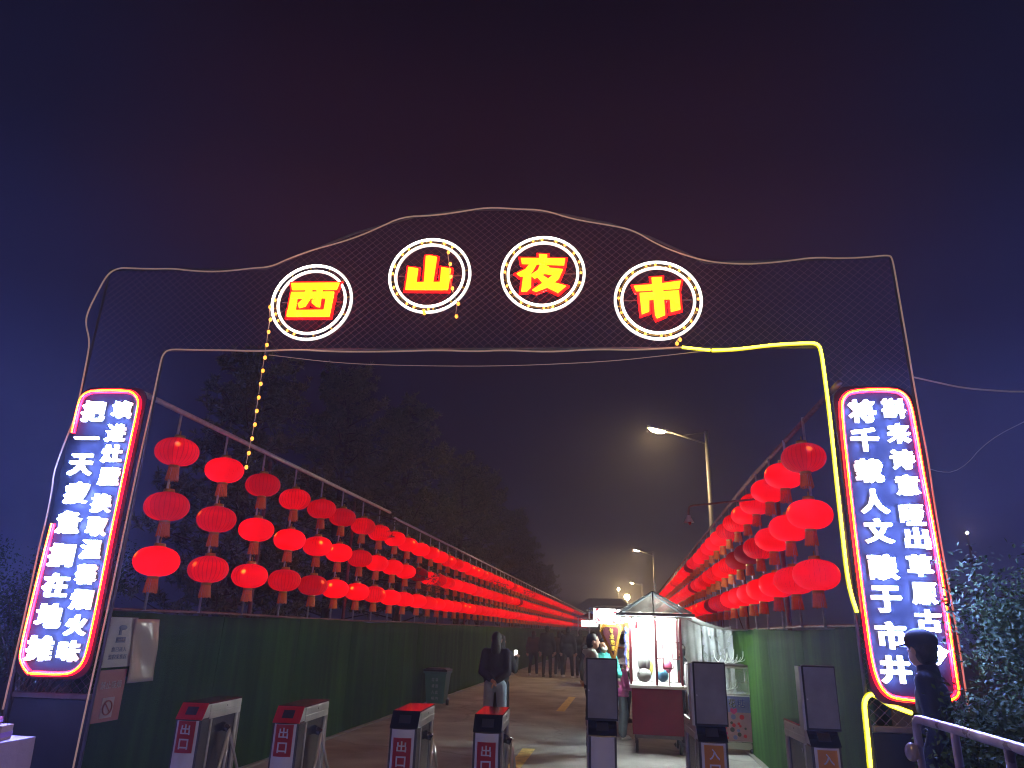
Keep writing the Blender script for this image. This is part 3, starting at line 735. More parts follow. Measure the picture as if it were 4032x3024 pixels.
# ================================================================== LANTERNS
prof = []
for i in range(13):
    a = -pi/2+pi*i/12
    rr_ = .208*(abs(cos(a))**.78); zz = .138*sin(a)
    prof.append((max(rr_, .052), zz))
shade_me = MB().lathe(prof, 56, scallop=28, amp=.018)
shade_lit = shade_me.mesh('shade', M_lan, True)
shade_dim = shade_lit.copy(); shade_dim.materials.clear(); shade_dim.materials.append(M_landim)
shade_off = shade_lit.copy(); shade_off.materials.clear(); shade_off.materials.append(M_lanoff)
cap_me = MB().lathe([(.0, .018), (.050, .018), (.056, -.012), (.05, -.018)], 14, (0, 0, .150)).tube([(0, 0, .166), (0, 0, .215)], .006, 5).mesh('top_cap', M_gold, True)
cap2_me = MB().lathe([(.05, .012), (.054, -.010), (.0, -.012)], 14, (0, 0, -.148)).mesh('bottom_cap', M_gold, True)
tm = MB()
for k in range(22):
    a0, a1 = 2*pi*k/22, 2*pi*(k+.82)/22
    r1, r2 = .050, .064
    z1 = -.285-.012*((k*7) % 5)/5
    tm.quad((r1*cos(a0), r1*sin(a0), -.160), (r1*cos(a1), r1*sin(a1), -.160), (r2*cos(a1), r2*sin(a1), z1), (r2*cos(a0), r2*sin(a0), z1))
tassel_me = tm.mesh('tassel', M_tassel)
ORD = {}
_on = 'first second third fourth fifth sixth seventh eighth ninth tenth eleventh twelfth thirteenth fourteenth fifteenth sixteenth seventeenth eighteenth nineteenth'.split()
def ordinal(n):
    if n < 20: return _on[n-1]
    tens = {20: ('twentieth', 'twenty'), 30: ('thirtieth', 'thirty'), 40: ('fortieth', 'forty'), 50: ('fiftieth', 'fifty'), 60: ('sixtieth', 'sixty')}
    d = n//10*10
    return tens[d][0] if n == d else tens[d][1]+'-'+_on[n-d-1]
rowz = [3.205, 2.665, 2.125]
rown = ['top', 'middle', 'bottom']
def frame_z(y): return 3.645 if y < 13.2 else 3.58
rr2 = random.Random(3)
def lantern(x, y, z, label, group, me, tilt):
    e = thing('red_lantern', label, 'lantern', (x, y, z), rr2.uniform(0, 6.28), group)
    e.rotation_euler = (rr2.uniform(-tilt, tilt), rr2.uniform(-tilt, tilt), rr2.uniform(0, 6.28))
    for nm, mm in (('shade', me), ('top_cap', cap_me), ('bottom_cap', cap2_me), ('tassel', tassel_me)):
        c = bpy.data.objects.new(nm, mm); COL.objects.link(c); c.parent = e
    return e
def lantern_side(side, X, y0, step, nind, ntot, post_n):
    sn = 'left' if side < 0 else 'right'
    zo = 0 if side < 0 else .05
    f = thing('lantern_frame', 'galvanised rail and posts carrying the red lanterns over the %s wall' % sn, 'frame', (X, y0, 0))
    yend = step*(ntot-.5)
    zr_ = lambda y: (3.645+zo if y+y0 < 13.2 or side > 0 else 3.58)
    if side < 0:
        obj('rail', MB().tube([(.02, -.75, 3.60), (.02, 6.75, 3.66)], .026, 8), M_steel, f, smooth=True)
        obj('rail', MB().tube([(.02, 7.05, 3.60), (.02, 25, 3.57), (.02, yend, 3.55)], .024, 8), M_steel, f, smooth=True)
    else:
        obj('rail', MB().tube([(.02, -1.2, 3.62), (.02, 3, 3.72), (.02, yend, 3.74)], .026, 8), M_rust, f, smooth=True)
    stuff = MB()
    for i in range(ntot):
        y = i*step + (.0 if i < 3 else rr2.uniform(-.05, .05))
        if i < post_n:
            obj('post', MB().tube([(0, y, 1.69+zo*.4), (.0, y, zr_(y)-.02)], .013, 6), M_steel, f, smooth=True)
        for k in range(3):
            z = rowz[k]+(0.02 if side > 0 else 0)+zo*(1 if k == 0 else .6)+rr2.uniform(-.012, .012)
            if i < nind:
                me = shade_lit; q = rr2.random()
                if q < .10: me = shade_dim
                desc = 'glowing red lantern'
                if (side, i, k) in {(-1, 10, 1), (1, 4, 1), (1, 5, 1), (1, 9, 2), (1, 14, 0), (1, 13, 1), (-1, 27, 1)}: me = shade_off; desc = 'unlit dark red lantern'
                if (side, i, k) in {(-1, 0, 0), (-1, 2, 0), (-1, 3, 0), (-1, 1, 2), (-1, 0, 1), (1, 0, 0), (1, 7, 2), (1, 8, 2), (-1, 5, 0)}: me = shade_dim; desc = 'dimmer red lantern'
                lab = '%s, %s in the %s row over the %s turf wall' % (desc, ordinal(i+1), rown[k], sn)
                off = .0 if side < 0 else -.0
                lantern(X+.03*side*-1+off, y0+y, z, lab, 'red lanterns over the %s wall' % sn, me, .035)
            else:
                s2 = MB().lathe(prof[::2], 14, (.03*-side, y, z)); stuff.v, stuff.f = stuff.v, stuff.f
                n0 = len(stuff.v); stuff.v += s2.v; stuff.f += [tuple(n0+a for a in ff) for ff in s2.f]
    for i in range(int(ntot*step/3.1)):
        y = 2.25+i*3.1
        obj('support_post', MB().tube([(-.16*side*-1, y, .0), (-.16*side*-1, y, zr_(y)-.03)], .028, 6), M_rust, f, smooth=True)
    for y in (-.6, 8.9, 18):
        obj('brace', MB().tube([(side*.9, y+1.3, 1.5), (side*.1, y, 3.4)], .012, 5), M_rust, f)
    if stuff.v:
        o = obj('distant_lanterns', stuff, M_lan, smooth=True); o['kind'] = 'stuff'; o.location = (X, y0, 0)
        tag(o, 'far end of the red lantern rows over the %s wall' % sn, 'lanterns')
lantern_side(-1, WL, 6.31, .893, 62, 88, 88)
lantern_side(1, WR, 7.05, .893, 38, 50, 50)
# bent pipe with lamp shade over the right lanterns
t = thing('gooseneck_lamp', 'thin bent pipe with a small unlit shade sticking out of the right frame', 'lamp', (1.77, 9.2, 0))
obj('pipe', MB().tube(smooth_path([(.0, 0, 3.26), (-.82, 0, 3.17), (-.925, 0, 3.16), (-.955, 0, 3.12), (-.955, 0, 3.02)], 2), .013, 8), M_rust, t, smooth=True)
obj('lamp_shade', MB().lathe([(.02, .06), (.03, .03), (.065, -.03)], 14, (-.955, 0, 2.98)), M_steel, t, smooth=True)
obj('lamp_bulb', MB().ell((-.945, 0, 2.955), (.022, .022, .04), 8, 6), M_redplate, t, smooth=True)

# ================================================================== STREET LAMPS
def street_lamp(x, y, h, label, arm=1.75, on=True):
    t = thing('street_lamp', label, 'street lamp', (x, y, 0), 0, 'street lamps along the right side')
    obj('pole', MB().tube([(0, 0, 0), (0, 0, 3), (0, 0, h)], [.12, .10, .07], 12), M_lampgrey, t, smooth=True)
    obj('arm', MB().tube([(0, 0, h-.46), (-.45, 0, h-.30), (-arm+.40, 0, h+.02)], .032, 8), M_lampgrey, t, smooth=True)
    obj('strut', MB().tube([(0, 0, h-.03), (-.40, 0, h-.08), (-.80, 0, h-.14)], .020, 8), M_lampgrey, t, smooth=True)
    T = Matrix.Translation((-arm, 0, h+.08)) @ Matrix.Rotation(radians(14), 4, 'Y')
    hd = obj('lamp_head', MB().box(-.34, .46, -.14, .14, .0, .07).xf(T), M_lampgrey, t, bevel=.02)
    lp = MB(); NX_ = 8
    for a in range(NX_+1):
        for b in range(5):
            u_, w_ = -1+2*a/NX_, -1+2*b/4; lp.v.append((.03+.28*u_, .11*w_, -.003-.085*(1-u_**4)*(1-w_**4)))
    for a in range(NX_):
        for b in range(4): k = a*5+b; lp.f.append((k, k+5, k+6, k+1))
    obj('lamp_panel', lp.xf(T), M_lampglow, hd, smooth=True)
    return t
street_lamp(3.0, 25.2, 8.5, 'nearest street lamp, glowing warm on a tall pole right of centre')
street_lamp(3.0, 76.8, 9.7, 'second street lamp along the road, smaller, above the cart roof')
street_lamp(2.9, -6.5, 8.5, 'unseen lamp added behind the viewer to light the turnstile fronts')  # unseen lamp put in to brighten the turnstile fronts and panels
street_lamp(2.9, 128, 9.6, 'farthest street lamp on the road, a tiny warm light')
# small distant lamps
def far_lamp(x, y, z, r, label):
    t = thing('distant_lamp', label, 'lamp', (x, y, 0))
    obj('pole', MB().tube([(0, 0, 0), (0, 0, z)], .06, 6), M_lampgrey, t)
    obj('globe', MB().ell((0, 0, z), (r, r, r), 10, 8), M_lampglow, t, smooth=True)
far_lamp(-1.1, 128, 8.6, .20, 'small warm globe of light left of the farthest street lamp')
far_lamp(.3, 118, 6.9, .42, 'large warm globe of light behind the cart roof')
far_lamp(17.5, 40, 6.95, .06, 'tiny warm light behind the shrub at the right edge')

# ================================================================== TREES
def pine_mesh(seed, h, rad, nb=64):
    R = random.Random(seed); tr, cr_ = MB(), MB()
    tr.tube([(0, 0, 0), (.08, .03, h*.35), (-.05, .05, h*.7), (0, 0, h)], [.17, .13, .08, .015], 8)
    for b in range(nb):
        f = .16+.84*(b/nb)**.9; z = h*f
        L = rad*(1.08-f)**.62*R.uniform(.62, 1.12)+.25; a = b*2.4+R.uniform(-.4, .4)
        d = Vector((cos(a), sin(a), R.uniform(.05, .38))); side_ = Vector((-sin(a), cos(a), 0))
        tip = Vector((0, 0, z))+d*L; tip.z += .12*L
        tr.tube([(0, 0, z), tuple(Vector((0, 0, z))+d*L*.5), tuple(tip)], [.035, .022, .008], 4)
        nt_ = int(14+L*11)
        for k in range(nt_):
            s = R.uniform(.28, 1.06)
            c = Vector((0, 0, z))*(1-s)+tip*s+side_*R.gauss(0, .16*L*(1.1-s)+.10)+Vector((0, 0, R.gauss(.04, .13)))
            for q in range(17):
                v = Vector((R.gauss(0, 1), R.gauss(0, 1), R.gauss(.35, .9))).normalized(); w = v.cross(Vector((R.gauss(0, 1), R.gauss(0, 1), R.gauss(0, 1)))).normalized()*.030
                e_ = c+v*R.uniform(.14, .27)
                n = len(cr_.v); cr_.v += [tuple(c-w), tuple(c+w), tuple(e_)]; cr_.f.append((n, n+1, n+2))
    return tr.mesh('trunk', M_bark, True), cr_.mesh('crown', M_needle)
variants = [pine_mesh(11, 10.5, 3.3), pine_mesh(23, 9.0, 2.8, 56), pine_mesh(37, 11.5, 3.6, 70)]
trees = [(-7.9, 13.8, 0, .68, 'tall pine nearest the gate, crown hidden behind the arch beam'),
         (-8.6, 20.5, 2, .80, 'broad dark pine behind the string of bulbs'),
         (-8.9, 28.0, 0, .98, 'pine with spreading boughs above the middle of the left lantern rows'),
         (-8.1, 35.0, 1, 1.06, 'bushy pine leaning toward the road behind the left lanterns'),
         (-8.6, 43.0, 2, .92, 'full pine in the middle of the tree line on the left'),
         (-8.0, 52.0, 0, .92, 'dim pine farther down the left tree line'),
         (-8.4, 62.0, 1, 1.0, 'small looking pine near the end of the left tree line'),
         (-8.0, 75.0, 2, .68, 'last low pine where the left lanterns end')]
for x, y, v, s, lab in trees:
    t = thing('pine_tree', lab, 'tree', (x, y, 0), random.uniform(0, 6), 'pines behind the left wall'); t.scale = (s, s, s)
    obj('trunk', variants[v][0], None, t); obj('crown', variants[v][1], None, t)
def bough(x, y, z, L, seed, label):
    R = random.Random(seed); t = thing('pine_bough', label, 'branch', (x-1.2, y+.1, z+.15))
    b = MB().tube([(-.6, 0, .1), (.6, -.05, 0), (1.2, -.1, -.15)], [.02, .014, .005], 5); c_ = MB()
    for k in range(34):
        s = R.uniform(.2, 1.08); c = Vector((1.2*s, -.1*s+R.gauss(0, .12), -.15*s+R.gauss(0, .12)))
        for q in range(14):
            v = Vector((R.gauss(0, 1), R.gauss(0, 1), R.gauss(0, .8))).normalized(); w = v.cross(Vector((R.gauss(0, 1), R.gauss(0, 1), 1))).normalized()*.007
            e_ = c+v*R.uniform(.06, .13); n = len(c_.v); c_.v += [tuple(c-w), tuple(c+w), tuple(e_)]; c_.f.append((n, n+1, n+2))
    obj('branch', b, M_bark, t); obj('needles', c_, M_needle, t)
bough(-4.05, 12.4, 3.42, 1, 5, 'pine twig crossing the seventh lantern of the top left row')
bough(-3.95, 15.0, 2.55, 1, 6, 'pine bough in front of the middle left lanterns')
bough(-4.00, 16.2, 2.38, 1, 8, 'pine bough hanging low over the bottom left lanterns')
bough(-3.9, 24.0, 3.0, 1, 9, 'pine bough over the far top left lanterns')
bough(-3.9, 31.0, 3.1, 1, 12, 'farthest pine bough reaching over the left lanterns')

# shrub at right edge
def shrub(loc, label, seed, rx, ry, rz, n, zc):
    R = random.Random(seed); t = thing('leafy_shrub', label, 'shrub', loc)
    st = MB(); lf = MB()
    lobes = [(Vector((R.uniform(-rx, rx)*.7, R.uniform(-ry, ry)*.6, zc+R.uniform(-rz, rz)*.75)), R.uniform(.28, .5)) for _ in range(16)]
    lobes += [(Vector((0, 0, zc+rz*.8)), .35), (Vector((rx*.6, 0, zc+rz*.75)), .45)]
    for c, r_ in lobes:
        st.tube([(R.uniform(-.15, .15), R.uniform(-.1, .1), 0), tuple(c*.5+Vector((0, 0, .1))), tuple(c)], [.022, .014, .004], 5)
    for _ in range(n):
        c, r_ = lobes[R.randrange(len(lobes))]
        v = Vector((R.gauss(0, 1), R.gauss(0, 1), R.gauss(0, 1))).normalized()
        p = c+v*r_*(R.random()**.45)*R.choice((1, 1, 1, 1.25))
        if p.z < .1: continue
        a = Vector((R.gauss(0, 1), R.gauss(0, 1), R.gauss(-.1, .6))).normalized(); w = a.cross(v)
        if w.length < .05: continue
        w = w.normalized()*R.uniform(.006, .016); l = R.uniform(.025, .06); k = w.cross(a)*.25
        n0 = len(lf.v); lf.v += [tuple(p), tuple(p+a*l*.5+w+k), tuple(p+a*l), tuple(p+a*l*.5-w+k)]
        lf.f += [(n0, n0+1, n0+2), (n0, n0+2, n0+3)]
    obj('stems', st, M_bark, t, smooth=True); obj('leaves', lf, M_leaf, t)
shrub((3.15, 5.75, 0), 'leafy shrub overlapping the right end of the neon sign', 4, .85, .5, .85, 38000, 1.25)
shrub((2.35, 5.05, 0), 'low leafy shrub under the railing at the right edge', 9, .38, .25, .55, 13000, .72)

shrub((-8.2, 9.5, 0), 'dark bushes beyond the left pier of the gate', 14, 1.6, .6, 1.0, 9000, 1.5)
shrub((-11.2, 11.5, 0), 'farther dark bushes at the left edge behind the gate', 15, 2.2, .8, 1.3, 9000, 1.6)
# ================================================================== RAILING + TABLE
t = thing('handrail', 'painted tubular handrail running toward the camera at lower right', 'railing', (1.65, 0, 0))
M_rail = mat('worn_rail_paint', (.42, .33, .33), .3, .35, noise=.5, nscale=5)
obj('top_rail', MB().tube(smooth_path([(0, 4.82, 1.05), (0, 4.82, 1.19), (0, 4.72, 1.2), (0, 2.4, 1.2)], 2), .024, 10), M_rail, t, smooth=True)
obj('lower_rail', MB().tube([(0, 4.80, .86), (0, 2.4, .86)], .017, 10), M_rail, t, smooth=True)
for y in (4.82, 4.30, 3.75, 3.2, 2.6):
    obj('post', MB().tube([(0, y, 0.004), (0, y, 1.185)], .021, 10), M_rail, t, smooth=True)
obj('elbow', MB().ell((-.05, 4.80, 1.02), (.04, .03, .05), 10, 8), M_rail, t, smooth=True)

t = thing('covered_table', 'table under a pale pink cloth at the lower left corner', 'table', (-4.37, 4.88, 0))
cl = MB(); x0, x1, y0, y1 = -.95, .0, -.45, .36
per = []
N = 48
for i in range(N):
    s = i/N*4; k = int(s); f_ = s-k
    c4 = [(x0, y0), (x1, y0), (x1, y1), (x0, y1)]; a, b = c4[k], c4[(k+1) % 4]
    per.append((a[0]+(b[0]-a[0])*f_, a[1]+(b[1]-a[1])*f_))
n0 = 0; rows = 7
for j in range(rows+1):
    for i, (x, y) in enumerate(per):
        k = j/rows; wv = .016*sin(i*1.9+j*.5)*k; dx, dy = (x-(x0+x1)/2), (y-(y0+y1)/2); l = sqrt(dx*dx+dy*dy)
        cl.v.append((x+dx/l*(wv+.02*k), y+dy/l*(wv+.02*k), .76-.66*k))
for j in range(rows):
    for i in range(N): cl.f.append((j*N+i, j*N+(i+1) % N, (j+1)*N+(i+1) % N, (j+1)*N+i))
cl.f.append(tuple(range(N)))
obj('table_cloth', cl, M_pink, t, smooth=False)
for x, y in ((-.9, -.4), (-.05, -.4), (-.05, .3), (-.9, .3)): obj('leg', MB().box(x-.018, x+.018, y-.018, y+.018, .004, .74), M_steel, t)
def gift(name, x, y, z, sx_, sy_, sz_, rot, c1, label, strip):
    t = thing(name, label, 'box', (x, y, z), rot)
    obj('carton', MB().box(-sx_/2, sx_/2, -sy_/2, sy_/2, 0, sz_), c1, t, bevel=.004)
    obj('printed_band', MB().box(-sx_/2-.002, sx_/2+.002, -sy_/2-.002, sy_/2+.002, sz_*.2, sz_*.55), strip, t)
Ma, Mb_, Mc = mat('box_brown', (.34, .20, .14), .5, noise=.2), mat('box_purple', (.30, .12, .30), .45), mat('box_green', (.34, .42, .12), .5)
gift('snack_box', -4.52, 5.0, .762, .19, .14, .10, .2, Ma, 'brown snack carton with purple band on the pink cloth', Mb_)
gift('snack_box', -4.78, 5.02, .762, .20, .15, .095, -.1, Mc, 'green snack carton at the left edge of the pink cloth', Ma)
gift('snack_box', -4.58, 5.0, .864, .15, .09, .045, .4, mat('box_pink', (.62, .16, .20), .25), 'small glossy pink box on top of the snack cartons', Mb_)

# ================================================================== BIN
t = thing('waste_bin', 'green wheeled waste bin with black lid against the left turf wall', 'bin', (-4.10, 16.3, 0))
M_bin = mat('bin_green', (.05, .14, .13), .45, noise=.15); M_bint = mat('bin_text', (.35, .38, .38), .6); M_lid = mat('bin_lid', (.012, .011, .014), .3)
b = MB(); b.v = [(-.19, -.17, .06), (.19, -.17, .06), (.19, .17, .06), (-.19, .17, .06), (-.24, -.24, .68), (.24, -.24, .68), (.24, .24, .68), (-.24, .24, .68)]
b.f = [(0, 3, 2, 1), (4, 5, 6, 7), (0, 1, 5, 4), (1, 2, 6, 5), (2, 3, 7, 6), (3, 0, 4, 7)]
body = obj('bin_body', b, M_bin, t, bevel=.015)
obj('rim', MB().box(-.26, .26, -.26, .26, .66, .70), M_bin, t, bevel=.008)
obj('lid', MB().box(-.265, .265, -.275, .26, .702, .745).box(-.22, .22, -.22, .2, .745, .765), M_lid, t, bevel=.012)
obj('handle', MB().tube([(-.2, .27, .69), (-.2, .33, .70), (.2, .33, .70), (.2, .27, .69)], .015, 8), M_lid, t)
for x in (-.21, .21): obj('wheel', MB().tube([(x-.025, .15, .075), (x+.025, .15, .075)], .07, 16), M_lid, t, smooth=True)
for i, row in enumerate(('垃圾', '请投', '入此', '桶内')):
    for j, ch in enumerate(row):
        z = .54-.125*i; o = obj('lettering', text_mesh(ch, .06, .07, M_bint, .001), None, body, loc=(-.045+.085*j, -.17-.07*(z-.06)/.62-.006, z)); o.rotation_euler = (radians(-6.5), 0, 0)

# ================================================================== CART
t = thing('snack_cart', 'maroon snack cart with brightly lit interior and hipped roof in mid street', 'cart', (.42, 11.3, 0))
bx_ = lambda nm, a, m_, bev=.004: obj(nm, MB().box(*a), m_, t, bevel=bev)
bx_('body_panel', (-.355, .36, 0, .78, .25, .86), M_maroon)
bx_('counter', (-.385, .42, -.05, .84, .862, .905), M_counter)
bx_('underframe', (-.33, .34, .03, .75, .20, .245), M_frame)
for x in (-.30, .31):
    for y in (.08, .68):
        wv = obj('wheel', MB().tube([(x-.02, y, .095), (x+.02, y, .095)], .09, 18), M_lid, t, smooth=True)
        obj('hub', MB().tube([(x-.024, y, .095), (x+.024, y, .095)], .035, 10), M_steel, wv, smooth=True)
for x in (-.36, .01, .37):
    bx_('roof_post', (x-.018, x+.018, .0, .032, .906, 1.86), M_maroonpost, .002)
for x in (-.36, .37): bx_('roof_post', (x-.014, x+.014, .76, .788, .906, 1.86), M_maroonpost, .002)
def strip(a, b, r_=.0105): return MB().tube([a, b], r_, 4)
lat = [((.19, .014, 1.86), (.19, .014, 1.66)), ((.10, .014, 1.66), (.235, .014, 1.66)), ((.10, .014, 1.66), (.115, .014, 1.14)), ((.235, .014, 1.66), (.25, .014, 1.14)), ((.115, .014, 1.14), (.25, .014, 1.14)),
       ((.02, .014, 1.50), (.105, .014, 1.50)), ((.24, .014, 1.50), (.36, .014, 1.50)), ((.02, .014, 1.27), (.11, .014, 1.27)), ((.245, .014, 1.27), (.36, .014, 1.27)), ((.19, .014, 1.14), (.19, .014, .906))]
for a, b in lat: obj('lattice_bar', strip(a, b), M_maroonpost, t)
for a, b in lat[:7]: obj('lattice_bar', strip((a[0]-.02, .77, a[2]), (b[0]-.02, .77, b[2])), M_maroonpost, t)
# roof
M_eave = mat('roof_beam_grey', (.09, .11, .12), .4, noise=.3, nscale=7); M_roof = plastic('roof_film', (.10, .085, .075), .5)
E0, E1, F0, F1, ZE, ZA = -.53, .56, -.17, 1.0, 1.88, 2.22
apx = (-.01, .10, ZA); apx2 = (-.01, .72, ZA)
for a, b in (((E0, F0, ZE), (E1, F0, ZE)), ((E1, F0, ZE), (E1, F1, ZE)), ((E1, F1, ZE), (E0, F1, ZE)), ((E0, F1, ZE), (E0, F0, ZE))):
    obj('eave_beam', MB().tube([a, b], .028, 4), M_eave, t)
for a, b in (((E0, F0, ZE), apx), ((E1, F0, ZE), apx), (apx, apx2), ((E0, F1, ZE), apx2), ((E1, F1, ZE), apx2), ((-.01, F0, ZE), apx)):
    obj('rafter', MB().tube([a, b], .014, 4), M_eave, t)
zz = .02
for q in ([(E0, F0, ZE+zz), (E1, F0, ZE+zz), apx], [(E1, F0, ZE+zz), (E1, F1, ZE+zz), apx2, apx], [(E1, F1, ZE+zz), (E0, F1, ZE+zz), apx2], [(E0, F1, ZE+zz), (E0, F0, ZE+zz), apx, apx2]):
    p = MB(); p.v = [(a, b, c+.012) for a, b, c in q]; p.f = [tuple(range(len(q)))]
    obj('roof_sheet', p, M_roof, t)
bx_('fringe', (E0+.03, E1-.03, F0-.004, F0+.002, ZE-.055, ZE-.03), M_cloth, 0)
# back cloth and lights
bk = MB(); N = 24
for i in range(N+1):
    x = -.33+.68*i/N; y = .70+.012*sin(i*1.9); bk.v += [(x, y, .92), (x, y, 1.84)]
for i in range(N): bk.f.append((2*i, 2*i+2, 2*i+3, 2*i+1))
obj('back_cloth', bk, M_cloth, t, smooth=True)
for y in (.12, .40, .62): obj('lamp_tube', MB().tube([(-.30, y, 1.82), (.31, y, 1.82)], .014, 8), M_cartlamp, t, smooth=True)
obj('lamp_globe', MB().ell((-.40, -.115, 1.80), (.042, .042, .034), 12, 8), M_globe, t, smooth=True)
obj('lamp_stem', MB().tube([(-.40, -.115, 1.88), (-.40, -.115, 1.825)], .006, 5), M_eave, t)
# things on the counter
t2 = thing('rabbit_balloon', 'silver grey rabbit shaped balloon standing on the cart counter', 'balloon', (.25, 11.42, .905))
M_bal = mat('balloon_grey', (.42, .44, .44), .25); M_balb = mat('balloon_blue', (.10, .30, .48), .2); M_balr = mat('balloon_pink', (.70, .14, .26), .25); M_baly = mat('balloon_yellow', (.7, .62, .15), .3)
obj('head', MB().ell((0, 0, .13), (.105, .09, .10), 18, 12), M_bal, t2, smooth=True)
obj('ear', MB().ell((-.03, 0, .30), (.062, .05, .11), 14, 10), M_bal, t2, smooth=True)
obj('ear', MB().ell((.05, .02, .30), (.05, .05, .105), 14, 10), M_bal, t2, smooth=True)
obj('eye', MB().ell((-.075, -.065, .15), (.009, .007, .016), 8, 6), M_hair, t2, smooth=True)
obj('stem', MB().tube([(.01, 0, -.0), (.01, 0, .05)], .006, 6), M_steel, t2)
t2 = thing('blue_balloon', 'round blue balloon on a stick at the cart counter', 'balloon', (.52, 11.43, .905))
obj('ball', MB().ell((0, 0, .13), (.085, .08, .085), 18, 12), M_balb, t2, smooth=True); obj('stem', MB().tube([(0, 0, 0), (0, 0, .05)], .005, 6), M_steel, t2)
t2 = thing('pink_balloon', 'pink balloon behind the lattice above the blue balloon', 'balloon', (.60, 11.62, .905))
obj('ball', MB().ell((0, 0, .25), (.075, .07, .095), 16, 12), M_balr, t2, smooth=True); obj('stem', MB().tube([(0, 0, 0), (0, 0, .17)], .005, 6), M_steel, t2)
t2 = thing('yellow_balloon', 'slim yellow balloon peeking out behind the rabbit balloon', 'balloon', (.36, 11.62, .905))
obj('ball', MB().ell((0, 0, .23), (.035, .03, .11), 12, 10), M_baly, t2, smooth=True); obj('stem', MB().tube([(0, 0, 0), (0, 0, .14)], .005, 6), M_steel, t2)
o = obj('cup_sign', MB().lathe([(.022, -.11), (.040, .0), (.036, .01), (.0, .01)], 12, (.145, 11.30, 1.78)), M_redplate, smooth=True); tag(o, 'red cup shaped ornament hanging at the left corner of the cart', 'ornament')
# ribbons / toys hanging on the cart's left side
M_rib = [mat('ribbon_blue', (.06, .08, .30), .5), mat('ribbon_yellow', (.55, .45, .10), .5), mat('ribbon_silver', (.5, .5, .55), .2, .6), mat('ribbon_pink', (.6, .2, .35), .4)]
for i, (x, y, z0, z1, mi, lab) in enumerate([(-.01, 11.75, 1.15, 1.70, 0, 'blue ribbon strip hanging left of the cart'), (.02, 11.6, 1.12, 1.68, 1, 'yellow ribbon strip hanging left of the cart'),
                                        (.05, 11.5, 1.0, 1.66, 2, 'silver tinsel strip hanging beside the cart post'), (.0, 11.95, 1.05, 1.5, 3, 'pink toy strip hanging behind the ribbons')]):
    p = MB(); n = 14
    for k in range(n+1):
        z = z1-(z1-z0)*k/n; wx = .014+.004*sin(k*2.1); p.v += [(x-wx+.008*sin(k*1.1), y, z), (x+wx+.008*sin(k*1.1), y+.01*cos(k*2.), z)]
    for k in range(n): p.f.append((2*k, 2*k+1, 2*k+3, 2*k+2))
    o = obj('hanging_ribbon', p, M_rib[mi]); tag(o, lab, 'ribbon', 'ribbons beside the cart')
# awning of plastic from cart to wall
aw = MB(); NX, NY = 14, 10
for i in range(NX+1):
    for j in range(NY+1):
        a, b_ = i/NX, j/NY
        x = .95+(1.82-.95)*a; z = 1.88+(1.715-1.88)*a-.085*sin(pi*a)*(1-.3*b_)+.012*sin(b_*14+a*3)
        aw.v.append((x, 11.2+2.1*b_, z))
for i in range(NX):
    for j in range(NY): k = i*(NY+1)+j; aw.f.append((k, k+NY+1, k+NY+2, k+1))
o = obj('plastic_awning', aw, M_sheet, smooth=True); tag(o, 'milky plastic awning stretched from the cart roof to the right wall', 'awning')
def curtain(x0, x1, y, z0, z1, m_, label, amp=.02, slant=0):
    p = MB(); n = 30
    for i in range(n+1):
        for k in range(9):
            a, b_ = i/n, k/8
            p.v.append((x0+(x1-x0)*a, y+slant*a+amp*sin(a*22+b_*3)+amp*.6*sin(a*9-b_*5), z0+(z1-z0)*b_))
    for i in range(n):
        for k in range(8): q = i*9+k; p.f.append((q, q+9, q+10, q+1))
    o = obj('plastic_curtain', p, m_, smooth=True); return tag(o, label, 'curtain')
curtain(.82, 1.22, 12.7, .35, 1.86, M_sheet, 'milky white curtain hanging behind the seller')
curtain(1.22, 1.66, 12.5, .75, 1.75, M_clear, 'clear creased plastic curtain in front of the bright turf', .025, -.25)

# glass showcase
t = thing('glass_showcase', 'steel framed glass showcase cart with cotton candy poster on its base', 'display cart', (1.33, 11.7, 0))
SX, SD = .46, .42
for x in (-SX, SX):
    for y in (0, SD):
        obj('frame_post', MB().tube([(x, y, .10), (x, y, 1.18)], .016, 8), M_frame, t, smooth=True)
for y in (0, SD): obj('frame_rail', MB().tube(smooth_path([(-SX, y, 1.14), (-SX, y, 1.195), (-SX+.05, y, 1.20), (SX-.05, y, 1.20), (SX, y, 1.195), (SX, y, 1.14)], 1), .015, 8), M_frame, t, smooth=True)
for z in (.80, 1.17):
    for y in (.0, SD): obj('trim', MB().box(-SX+.02, SX-.02, y-.006, y+.006, z-.012, z+.012), M_stainless, t)
for x in (-SX+.02, SX-.02): obj('trim', MB().box(x-.010, x+.010, -.012, -.002, .80, 1.18), M_stainless, t)
obj('glass_pane', MB().box(-SX+.03, SX-.03, -.003, .003, .813, 1.157), M_glass, t)
obj('base_cabinet', MB().box(-SX+.01, SX-.01, .01, SD-.01, .17, .785), M_counter, t, bevel=.004)
obj('foil_skirt', MB().box(-SX+.01, SX-.03, -.004, .008, .075, .165), mat('foil', (.7, .7, .66), .25, .7, bump=.6, bscale=10), t)
M_pb, M_pp = mat('print_blue', (.14, .17, .42), .5, noise=.15, nscale=9), mat('print_pink', (.36, .22, .27), .5, noise=.12, nscale=9)
pb = obj('poster', MB().box(-SX+.02, SX-.02, -.004, .008, .18, .775), M_pp, t)
obj('poster_sky', MB().box(-SX+.02, SX-.02, -.0065, -.0045, .56, .775), M_pb, pb)
M_inkr, M_inkd, M_inkb = mat('ink_red', (.50, .02, .05), .5), mat('ink_dark', (.05, .06, .07), .5), mat('ink_blue', (.03, .05, .30), .5)
M_inkp = mat('ink_magenta', (.50, .04, .22), .5)
